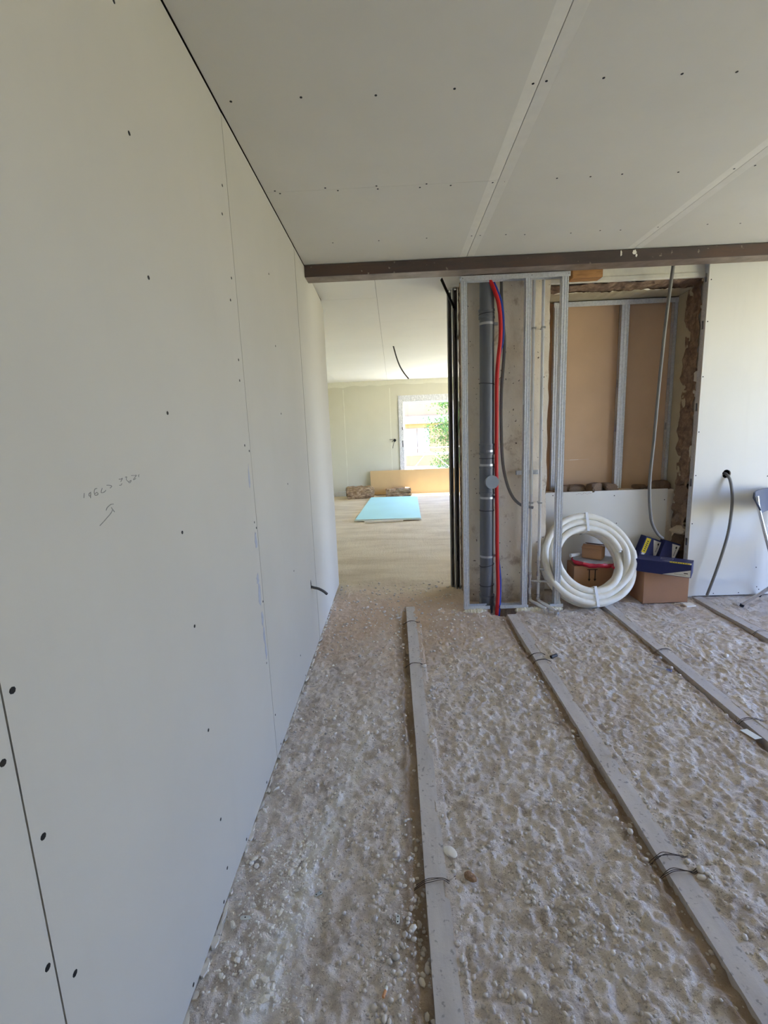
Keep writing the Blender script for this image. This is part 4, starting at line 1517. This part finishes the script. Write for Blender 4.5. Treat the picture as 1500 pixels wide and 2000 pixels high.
navy_box('navy blue box with a yellow sticker lying on the cardboard box', (.40, .175, .108), (2.248, 3.800, .2895), (0, 0, math.radians(-36.8)), 'flat')
navy_box('navy blue box with a yellow sticker leaning upright behind the others', (.160, .088, .500), (2.155, 4.135, .03), (math.radians(-3), math.radians(21), 0), 'yellow')
navy_box('navy blue box without sticker leaning upright by the white board edge', (.140, .086, .470), (2.325, 4.095, .025), (math.radians(-2), math.radians(18), math.radians(-4)), 'plain')

# ---- folding chair (mostly outside the frame)
fc = thing('folding_chair', 'folding chair with slate backrest and chromed tube legs by the white wall', 'chair', (3.165, 3.575, 0), (0, 0, math.radians(-55)))
W2 = .215
for s in (-1, 1):
    mb = MB()
    mb.tube(bez([(-.235, s * W2, .93), (-.21, s * W2, .80), (-.10, s * W2, .42), (.02, s * W2, .0 + .012)], 8), .0125, 12)
    # front leg sweeps forward
    mb.v = []
    mb.f = []
    mb.mi = []
    mb.tube(bez([(-.245, s * W2, .935), (-.215, s * W2, .80), (-.075, s * W2, .36), (.11, s * W2, .012)], 8), .0125, 12)
    mb.build('leg', 'chrome', fc, smooth=True, world=False)
    mb = MB()
    mb.tube(bez([(.12, s * (W2 - .03), .50), (-.02, s * (W2 - .03), .33), (-.16, s * (W2 - .03), .155), (-.285, s * (W2 - .03), .012)], 8), .0125, 12)
    mb.build('leg', 'chrome', fc, smooth=True, world=False)
mb = MB()
n = 10
vs, fs = [], []
U = 17
for i in range(U):
    y = -W2 - .016 + (2 * W2 + .032) * i / (U - 1)
    bow = .03 * (1 - (2 * i / (U - 1) - 1) ** 2)
    e_ = abs(2 * i / (U - 1) - 1)
    cut = .045 * max(0, (e_ - .82) / .18) ** 2
    for (zz, off) in ((.79 + cut, 0), (.965 - cut, -.05)):
        for tt_ in (0, .014):
            vs.append((-.205 + off - bow - tt_, y, zz))
for i in range(U - 1):
    a, b = i * 4, (i + 1) * 4
    fs += [(a, b, b + 2, a + 2), (a + 1, a + 3, b + 3, b + 1), (a, a + 1, b + 1, b), (a + 2, b + 2, b + 3, a + 3)]
fs += [(0, 2, 3, 1), ((U - 1) * 4, (U - 1) * 4 + 1, (U - 1) * 4 + 3, (U - 1) * 4 + 2)]
mb.add(vs, fs)
mb.build('backrest', 'chair_plastic', fc, smooth=True, bevel=.004, world=False)
mb = MB()
mb.prism([(-.16, -.19), (.20, -.17), (.23, -.14), (.23, .14), (.20, .17), (-.16, .19)], .515, .545, lambda a, b_, h: (a, b_, h))
mb.build('seat', 'chair_black', fc, bevel=.012, world=False)
mb = MB()
mb.cyl((-.16, -.2, .155), (-.16, .2, .155), .008, 10)
mb.cyl((.05, -W2, .13), (.05, W2, .13), .008, 10)
mb.build('cross_bar', 'chrome', fc, smooth=True, world=False)
for s in (-1, 1):
    MB().cyl((-.285, s * (W2 - .03), .0), (-.279, s * (W2 - .03), .022), .016, 10).build('rubber_foot', 'chair_black', fc, smooth=True, world=False)
    MB().cyl((.112, s * W2, .0), (.105, s * W2, .022), .016, 10).build('rubber_foot', 'chair_black', fc, smooth=True, world=False)

# ---- sleepers cast into the floor
TIES = ((1.345, 2.86, 3.55), (1.37, 1.43, 2.86, 2.95), (2.19, 2.96), (3.2,))
LABS = ('leftmost grey batten in the floor, running towards the doorway', 'second grey batten from the left wall, ending at the floor hole', 'third grey batten from the left wall, running under the white coil', 'rightmost grey batten, starting at the white board')
for ri, (rx, ye) in enumerate(zip(RAILS, RAIL_END)):
    bt = thing('floor_batten', LABS[ri], 'batten', (rx, 1.9, 0), group='grey battens set in the floor')
    n = 150
    ys_ = np.linspace(-2.6, ye, n)
    vs, fs = [], []
    for y in ys_:
        j = float(vnoise(y, ri * 3.1, 1.5, 3)) * .004
        e1 = float(vnoise(y, ri * 7.1 + 2, 16, 5)) * .003
        z = .005 + float(vnoise(y, ri + .3, 3, 7)) * .004
        vs += [(rx + j, y, -.045), (rx + j + e1 * .3, y, z), (rx + j + .055, y, z + .001), (rx + RAIL_W + j + e1, y, z), (rx + RAIL_W + j, y, -.045)]
    for i in range(n - 1):
        for s in range(4):
            fs.append((i * 5 + s, (i + 1) * 5 + s, (i + 1) * 5 + s + 1, i * 5 + s + 1))
    fs += [(0, 1, 2, 3, 4), tuple((n - 1) * 5 + k for k in (4, 3, 2, 1, 0))]
    mb = MB()
    mb.add(vs, fs)
    mb.build('batten', 'batten', bt)
    for ty in TIES[ri]:
        mb = MB()
        for q in range(3):
            o_ = .004 * q + random.uniform(-.004, .004)
            mb.tube(bez([(rx - .03 - .02 * random.random(), ty + o_ - .01, -.014), (rx - .006, ty + o_, .006), (rx + .02, ty + o_ + .004 * random.uniform(-1, 1), .018), (rx + .06, ty + o_ * .5 + .006 * random.uniform(-1, 1), .0175), (rx + RAIL_W + .008, ty + o_, .006), (rx + RAIL_W + .03, ty + o_ + random.uniform(-.02, .02), .004)], 5), .0011, 5)
        mb.build('tie_wire', 'wire', bt, smooth=True, label='twisted dark tie wire')

# ---- pebbles and chips bedded in the floor
import bmesh


def pebble_mesh(seed, mat, jag, flat, sub=1):
    me = rock_mesh(seed + 50, sub, jag, flat)
    me.name = 'pebble'
    me.materials.append(M[mat])
    me.polygons.foreach_set('use_smooth', [mat == 'pebble'] * len(me.polygons))
    return me


PM = [pebble_mesh(s, 'pebble', .18, .62) for s in range(8)]
KM = [pebble_mesh(s + 20, 'chip', .5, .5) for s in range(5)]
for me in KM:
    me.name = 'plaster_chip'


def bed(name, me, x, y, r, el, rz, lift=.40):
    o = bpy.data.objects.new(name, me)
    h = float(floor_h(x, y))
    o.location = (x, y, h + r * lift)
    o.scale = (r * el, r / el, r * .95)
    o.rotation_euler = (random.uniform(-.2, .2), random.uniform(-.2, .2), rz)
    o.parent = floor
    COL.objects.link(o)


def on_rail(x, y, m=.008):
    return any(rx - m < x < rx + RAIL_W + m and y < ye for rx, ye in zip(RAILS, RAIL_END))


cnt = 0
for (x, y, r) in PEBBLES:
    if on_rail(x, y, .0):
        x = min(((rx - .014) if abs(x - rx) < .04 else (rx + RAIL_W + .014) for rx in RAILS), key=lambda q: abs(q - x))
    if x < A_X + .015:
        x = A_X + .02
    bed('pebble', PM[cnt % 8], x, y, r * 1.2, random.uniform(1.0, 1.3), random.random() * 6)
    cnt += 1
while cnt < 298:
    # company for the listed ones, gathered in the same patches
    bx_, by_, br_ = random.choice(PEBBLES)
    x, y = bx_ + random.gauss(0, .09), by_ + random.gauss(0, .11)
    if x < A_X + .03 or x > 2.3 or y < .8 or y > 3.5 or on_rail(x, y):
        continue
    bed('pebble', PM[cnt % 8], x, y, random.uniform(.005, .0105), random.uniform(1.0, 1.35), random.random() * 6)
    cnt += 1
kc = 0
for (x, y) in CHIPS:
    bed('plaster_chip', KM[kc % 5], x, y, random.uniform(.0065, .012), random.uniform(1, 1.4), random.random() * 6, .3)
    kc += 1
for i in range(60):
    x, y = random.choice(CHIPS)
    bed('plaster_chip', KM[i % 5], max(x + random.gauss(0, .045), A_X + .015), y + random.gauss(0, .06), random.uniform(.003, .006), 1.2, random.random() * 6, .3)


def scatter(name, count, mat, fn, rlo, rhi, seed):
    """fine loose stones, one joined surface"""
    g = np.random.default_rng(seed)
    t_ = (1 + 5 ** .5) / 2
    ico = np.array([(-1, t_, 0), (1, t_, 0), (-1, -t_, 0), (1, -t_, 0), (0, -1, t_), (0, 1, t_), (0, -1, -t_), (0, 1, -t_), (t_, 0, -1), (t_, 0, 1), (-t_, 0, -1), (-t_, 0, 1)]) / 1.9
    tri = np.array([(0, 11, 5), (0, 5, 1), (0, 1, 7), (0, 7, 10), (0, 10, 11), (1, 5, 9), (5, 11, 4), (11, 10, 2), (10, 7, 6), (7, 1, 8), (3, 9, 4), (3, 4, 2), (3, 2, 6), (3, 6, 8), (3, 8, 9), (4, 9, 5), (2, 4, 11), (6, 2, 10), (8, 6, 7), (9, 8, 1)])
    x, y = fn(g, count)
    ok = (x > A_X + .01) & (x < 3.2) & (y > .75) & (y < np.where(x < .5, 4.7, 3.92))
    for rx, ye in zip(RAILS, RAIL_END):
        ok &= ~((x > rx - .004) & (x < rx + RAIL_W + .004) & (y < ye))
    x, y = x[ok], y[ok]
    n = len(x)
    r = rlo + (rhi - rlo) * g.random(n) ** 2.2
    z = floor_h(x, y) + r * .25
    a = g.random(n) * 6.28
    V = ico[None] * (1 + g.uniform(-.22, .22, (n, 12, 1))) * r[:, None, None]
    V[:, :, 0] *= g.uniform(.9, 1.5, (n, 1))
    V[:, :, 2] *= .65
    ca, sa = np.cos(a)[:, None], np.sin(a)[:, None]
    X = V[:, :, 0] * ca - V[:, :, 1] * sa + x[:, None]
    Y = V[:, :, 0] * sa + V[:, :, 1] * ca + y[:, None]
    Z = V[:, :, 2] + z[:, None]
    F = (tri[None] + (np.arange(n) * 12)[:, None, None]).reshape(-1, 3)
    o = np_mesh(name, np.stack([X, Y, Z], -1).reshape(-1, 3), F, mat, floor, smooth=(mat == 'pebble'))
    o['kind'] = 'stuff'


PB = np.array(PEBBLES)


def near_pebbles(g, n):
    i = g.integers(0, len(PB), n)
    return PB[i, 0] + g.normal(0, .10, n), PB[i, 1] + g.normal(0, .12, n)


scatter('gravel', 2600, 'pebble', near_pebbles, .0022, .0085, 3)
scatter('gravel', 2400, 'pebble', lambda g, n: (g.uniform(-.6, 3.1, n), .8 + 3.1 * g.random(n) ** 1.3), .0016, .0070, 4)
CP = np.array(CHIPS)


def near_chips(g, n):
    i = g.integers(0, len(CP), n)
    return CP[i, 0] + g.normal(0, .07, n), CP[i, 1] + g.normal(0, .10, n)


scatter('plaster_crumbs', 1500, 'chip', near_chips, .0014, .0048, 5)
scatter('plaster_crumbs', 700, 'chip', lambda g, n: (g.uniform(-.6, 2.8, n), .8 + 3.0 * g.random(n)), .0014, .0045, 6)

scatter('gravel', 500, 'pebble', lambda g, n: (g.uniform(-.6, .6, n), 3.0 + 1.6 * g.random(n)), .004, .014, 8)
scatter('plaster_crumbs', 260, 'chip', lambda g, n: (g.uniform(-.6, 1.2, n), 2.6 + 1.9 * g.random(n)), .003, .010, 9)

# ---- small litter on the floor


def litter(name, mb, mat, label, cat, x, y, rz, lift=.004, **kw):
    o = mb.build(name, mat, None, **kw)
    o.location = (x, y, float(floor_h(x, y)) + lift)
    o.rotation_euler = (random.uniform(-.06, .06), random.uniform(-.06, .06), rz)
    return tag(o, label, cat)


def clip_mesh(l, w):
    mb = MB()
    n = 8
    poly = [(l / 2 - w / 2 + w / 2 * math.cos(a), w / 2 * math.sin(a)) for a in np.linspace(-PI / 2, PI / 2, n)] + [(-l / 2 + w / 2 + w / 2 * math.cos(a), w / 2 * math.sin(a)) for a in np.linspace(PI / 2, 3 * PI / 2, n)]
    mb.prism(poly, 0, .003, lambda a, b_, h: (a, b_, h))
    return mb


for (x, y, rz, lab, l) in ((-.532, 1.227, .0, 'grey plastic clip lying nearest the left wall', .034), (-.312, 1.326, .5, 'pale grey plastic clip lying flat in the white dust', .028), (-.040, 1.228, 1.5, 'pale plastic clip beside the pebbles of the left batten', .030)):
    o = litter('plastic_clip', clip_mesh(l, .012), 'clip', lab, 'clip', x, y, rz, .007, bevel=.0008)
    o['group'] = 'plastic clips on the floor'
    for s in (-.4, .4) if l < .031 else (0,):
        h = MB().cyl((s * .02, 0, .0025), (s * .02, 0, .0034), .0022, 10).build('screw_hole', 'dark_hole', o, world=False)
cg = MB()
cg.cyl((-.014, 0, 0), (.004, 0, 0), .0042, 12)
o = litter('cigarette_butt', cg, 'orange', 'cigarette butt with tan filter near the left batten', 'cigarette', -.078, 1.036, 1.2, .008, smooth=True)
MB().cyl((.004, 0, 0), (.014, 0, 0), .0042, 12).build('paper_end', 'paper', o, smooth=True, world=False)
pn = MB()
pn.tube([(-.055, 0, 0), (-.048, 0, 0), (.03, 0, 0), (.055, 0, 0)], [.0015, .005, .006, .006], 12)
o = litter('marker_pen', pn, 'pen', 'slim white pen lying on the rubble between two battens', 'pen', 1.635, 2.72, -.85, .010, smooth=True)
MB().tube([(.03, 0, 0), (.058, 0, 0)], .0068, 12).build('cap', simple('blue_cap', lin(120, 130, 178), .35), o, smooth=True, world=False)
pc = MB()
pc.box(-.022, .022, -.038, .038, 0, .0012)
o = litter('card_scrap', pc, 'paper', 'pale green-white card scrap by the right-hand batten', 'scrap', 1.712, 2.085, .25, .008)
ps = MB()
ps.prism([(-.04, -.035), (.045, -.03), (.04, .03), (-.035, .035)], 0, .012, lambda a, b_, h: (a, b_, h))
litter('plasterboard_scrap', ps, 'chip', 'small square plasterboard offcut in front of the brown box', 'offcut', 2.44, 3.745, .1, .003, bevel=.001)
o = rock('plaster_lump', None, (.160, 1.463, float(floor_h(.16, 1.463)) + .004), (.018, .028, .007), 1, 'chip', (0, 0, .4), True)
tag(o, 'flat white plaster lump against the left batten', 'plaster lump')
o = rock('brown_clod', None, (.215, 1.365, float(floor_h(.215, 1.365)) + .003), (.026, .020, .009), 2, 'clod', (0, 0, .2), True)
tag(o, 'crumbled brown clod right of the left batten', 'clod')
st = MB()
st.ring((-.02, 0, .0), (.03, 0, .004), .008, .0115, 14)
litter('pipe_offcut', st, 'conduit_dark', 'short dark pipe offcut beside the second batten', 'pipe', 1.022, 2.905, .5, .012, smooth=True)

# ================================================================ FAR ROOM
x0, x1, z0, z1 = WIN_FAR
win = thing('window_1', 'white framed window of the far room with printed film', 'window', ((x0 + x1) / 2, Y_FAR + .02, z0))
win['kind'] = 'structure'
del win['category']
FYw = Y_FAR + .03
for (a, b, c, d, nm) in ((x0 - .06, x0 + .05, z0, z1 + .05, 'jamb'), (x1 - .05, x1 + .06, z0, z1 + .05, 'jamb'), (x0 + .05, x1 - .05, z1 - .10, z1 + .05, 'head'), (x0 + .05, x1 - .05, z0, z0 + .06, 'sill')):
    MB().box(a, b, FYw - .055, FYw + .05, c, d).build(nm, 'film' if nm != 'sill' else 'upvc', win, bevel=.004)
xm = (x0 + x1) / 2 + .06
for (a, b) in ((x0 + .055, xm - .002), (xm + .002, x1 - .055)):
    sa = MB()
    zz0, zz1 = z0 + .065, z1 - .105
    sa.box(a, a + .035, FYw - .02, FYw + .03, zz0, zz1).box(b - .035, b, FYw - .02, FYw + .03, zz0, zz1)
    sa.box(a + .035, b - .035, FYw - .02, FYw + .03, zz1 - .035, zz1).box(a + .035, b - .035, FYw - .02, FYw + .03, zz0, zz0 + .035)
    so = sa.build('sash', 'upvc', win, bevel=.003)
    MB().box(a + .03, b - .03, FYw + .003, FYw + .008, zz0 + .03, zz1 - .03).build('pane', 'glass', so)
for (z, h) in ((1.62, .07), (1.25, .16)):
    MB().box(x0 + .012, x0 + .032, FYw - .058, FYw - .0545, z - h / 2, z + h / 2).build('lock_plate', 'conduit_dark', win)

# tan board leaning under the window
lb = thing('tan_board', 'long tan board leaning under the far window', 'board', (.45, 11.40, .0))
mb = MB()
mb.obox((.63, 11.395, .315), (1.24, 0, 0), (0, .009, -.001), (0, .036, .295))
mb.build('sheet', 'mdf', lb)

# mineral wool packs


def pack(label, size, loc, rz, seed, layers=1):
    t = thing('insulation_pack', label, 'insulation', loc, (0, 0, rz), 'brown insulation packs by the far wall')
    w, d, h = size
    for k in range(layers):
        nx, ny, nz = 26, 12, 8
        P = {}
        vs, fs = [], []
        r = np.random.default_rng(seed + k)

        def vid(i, j, l):
            key = (i, j, l)
            if key not in P:
                x, y, z = (i / nx - .5) * w, (j / ny - .5) * d, (l / nz) * h / layers
                s = 1 - .10 * (abs(2 * l / nz - 1)) ** 4
                n_ = float(vnoise(x * 5 + seed + z * 3, y * 5 + z * 7 + k * 3, 3, seed)) * .05 + float(vnoise(x * 9 + z * 11, y * 9 - z * 5, 3, seed + 2)) * .025
                P[key] = len(vs)
                vs.append((x * s + n_ * .7 * np.sign(x), y * s + n_ * .7 * np.sign(y), max(0, z + n_ * .5 * (l / nz)) + k * h / layers * 1.02))
            return P[key]
        for i in range(nx):
            for j in range(ny):
                fs.append((vid(i, j, 0), vid(i, j + 1, 0), vid(i + 1, j + 1, 0), vid(i + 1, j, 0)))
                fs.append((vid(i, j, nz), vid(i + 1, j, nz), vid(i + 1, j + 1, nz), vid(i, j + 1, nz)))
        for i in range(nx):
            for l in range(nz):
                fs.append((vid(i, 0, l), vid(i + 1, 0, l), vid(i + 1, 0, l + 1), vid(i, 0, l + 1)))
                fs.append((vid(i, ny, l), vid(i, ny, l + 1), vid(i + 1, ny, l + 1), vid(i + 1, ny, l)))
        for j in range(ny):
            for l in range(nz):
                fs.append((vid(0, j, l), vid(0, j, l + 1), vid(0, j + 1, l + 1), vid(0, j + 1, l)))
                fs.append((vid(nx, j, l), vid(nx, j + 1, l), vid(nx, j + 1, l + 1), vid(nx, j, l + 1)))
        mb = MB()
        mb.add(vs, fs)
        mb.build('pack', 'pack', t, smooth=True, world=False)
    return t


pack('plump brown insulation pack left of the tan board', (.66, .36, .27), (-.86, 11.05, .0), math.radians(8), 3)
pack('thin layered insulation pack in front of the tan board', (.60, .30, .20), (.075, 11.08, .0), 0, 8, 2)

# aqua boards lying flat, a stick before them
for k in range(2):
    z = .012 + k * .0145
    bd = MB()
    off = .02 * k
    bl, br, fl_, fr_ = (-.60 + off, 10.80), (.51 - off, 10.78), (-.745 + off * .5, 7.98 + off), (.435 - off * .2, 7.95 + off)
    bd.prism([fl_, fr_, br, bl], z, z + .0125, lambda a, b_, h: (a, b_, h))
    bd.mi[-1] = 1
    o = bd.build('aqua_plasterboard', ['gypsum_core', 'aqua'])
    tag(o, ('lower of two pale aqua boards lying on the far floor', 'upper of two pale aqua boards lying on the far floor')[k], 'board', 'aqua boards on the far floor')
stk = MB()
stk.obox((-.225, 7.90, .016), (.34, .03, 0), (-.002, .018, 0), (0, 0, .014))
tag(stk.build('timber_stick', 'gypsum_core', bevel=.002), 'pale timber stick in front of the aqua boards', 'stick')

# cable from the far ceiling, wall box with wires
cc = [(.040, 7.04, C_Z + .01), (.055, 7.05, C_Z - .05), (.085, 7.07, C_Z - .16), (.13, 7.09, C_Z - .28), (.19, 7.11, C_Z - .38), (.255, 7.13, C_Z - .46)]
mb = MB()
mb.tube(bez(cc, 8), .010, 12)
tag(mb.build('ceiling_cable', 'conduit_dark', smooth=True), 'dark cable hanging curved from the far room ceiling', 'cable')
eb = thing('wall_box', 'round socket box with loose wires beside the far window', 'socket box', (.025, Y_FAR, 1.343))
MB().ring((.025, Y_FAR - .006, 1.343), (.025, Y_FAR + .0, 1.343), .028, .036, 18).build('rim', 'tie', eb, smooth=True)
MB().cyl((.025, Y_FAR - .002, 1.343), (.025, Y_FAR - .0015, 1.343), .029, 18).build('cavity', 'dark_hole', eb)
for pts in (((.02, Y_FAR, 1.343), (-.03, Y_FAR - .08, 1.36), (-.10, Y_FAR - .11, 1.365)), ((.02, Y_FAR, 1.34), (.0, Y_FAR - .07, 1.28), (-.03, Y_FAR - .09, 1.15)), ((.02, Y_FAR, 1.345), (-.02, Y_FAR - .05, 1.33), (-.05, Y_FAR - .06, 1.31))):
    MB().tube(bez(pts, 6), .006, 8).build('wire', 'tie', eb, smooth=True)

# ================================================================ OUTSIDE
mb = MB()
mb.box(-60, 60, -60, 60, -1.2, -.9)
gr = struct(mb.build('ground', 'ground'))
MB().box(-3.5, 6.5, 11.86, 13.4, -.9, -.25).build('terrace', 'paving', gr)

hs = thing('house', 'peach rendered house with white shutters across the yard', 'house', (2.5, 21, -.9))
HY = 20.5
MB().box(-8, 14, HY, HY + 6, -.9, 4.6).build('wall', 'facade', hs)
MB().box(-8, 14, HY - .35, HY, 1.86, 2.18).build('balcony_band', 'facade_white', hs, bevel=.02)
MB().box(-8.4, 14.4, HY - .6, HY + 6.4, 4.6, 4.9).build('roof', 'roof_tile', hs)
for (a, b) in ((-2.4, -1.6), (-1.56, -.76), (.50, 1.02), (1.05, 1.57), (4.6, 5.4), (5.44, 6.2)):
    sh = MB().box(a, b, HY - .06, HY, .62, 1.66).build('shutter', 'shutter', hs, bevel=.01)
    for i in range(11):
        MB().box(a + .05, b - .05, HY - .075, HY - .06, .69 + i * .085, .745 + i * .085).build('slat', 'shutter', sh)
MB().box(-8, 14, HY - .02, HY, .48, .60).build('string_course', 'facade_white', hs)
MB().box(-8, 14, HY - .05, HY, -.9, .02).build('plinth', 'facade_white', hs)

# terrace railing with crossed braces
rg = thing('railing', 'thin white railing with crossed braces outside the window', 'railing', (1.6, 13.2, -.25))
for z in (1.06, .42):
    MB().box(.1 if z > .5 else -2, 5, 13.19, 13.21, z, z + .03).build('rail', 'upvc', rg)
for x in (-.6, 2.3, 5.0):
    MB().box(x - .02, x + .02, 13.18, 13.22, -.25, 1.06).build('post', 'upvc', rg)
for (xa, za, xb, zb) in ((.5, .45, 1.0, 1.03), (.95, 1.03, 1.62, .45), (2.3, 1.03, 3.0, .45)):
    MB().bar((xa, 13.2, za), (xb, 13.2, zb), .012, .012).build('brace', 'upvc', rg)

# tree in the yard


def tree(label, loc, h, spread, n, seed):
    g = np.random.default_rng(seed)
    t = thing('tree', label, 'tree', loc)
    tr = MB()
    tr.tube(bez([(0, 0, 0), (.06, .02, h * .3), (-.03, .05, h * .6), (.02, 0, h * .9)], 6), [.12 - .08 * i / 18 for i in range(19)], 10)
    tr.build('trunk', 'bark', t, smooth=True, world=False)
    ends = []
    for k in range(16):
        a = k * 2.4
        z = h * (.22 + .68 * k / 16)
        r = spread * (1.05 - .6 * abs(k / 16 - .35)) * g.uniform(.8, 1.15)
        e_ = Vector((math.cos(a) * r, math.sin(a) * r, z + .15 * h * g.random()))
        b = MB()
        pts = bez([(0, 0, z), tuple(e_ * .5 + Vector((0, 0, z * .5 + .12))), tuple(e_)], 5)
        b.tube(pts, [.04 - .0032 * i for i in range(len(pts))], 6)
        b.build('branch', 'bark', t, smooth=True, world=False)
        ends += [(pts[i], .35 * spread) for i in range(3, len(pts), 2)]
    ce = np.array([tuple(p) for p, _ in ends])
    i = g.integers(0, len(ce), n)
    P = ce[i] + g.normal(0, spread * .17, (n, 3)) * np.array([1, 1, .8])
    U = g.normal(size=(n, 3))
    U[:, 2] -= .6
    U /= np.linalg.norm(U, axis=1)[:, None]
    V = np.cross(U, g.normal(size=(n, 3)))
    V /= np.linalg.norm(V, axis=1)[:, None]
    L = g.uniform(.05, .10, (n, 1))
    co = np.stack([P, P + U * L * .5 + V * L * .28, P + U * L, P + U * L * .5 - V * L * .28], 1).reshape(-1, 3)
    F = np.arange(n * 4).reshape(n, 4)
    o = np_mesh('foliage', co, F, 'leaf', t, smooth=False)
    o['kind'] = 'stuff'


tree('bright green leafy tree in the yard outside the window', (2.35, 16.6, -.9), 4.2, 1.15, 9000, 5)
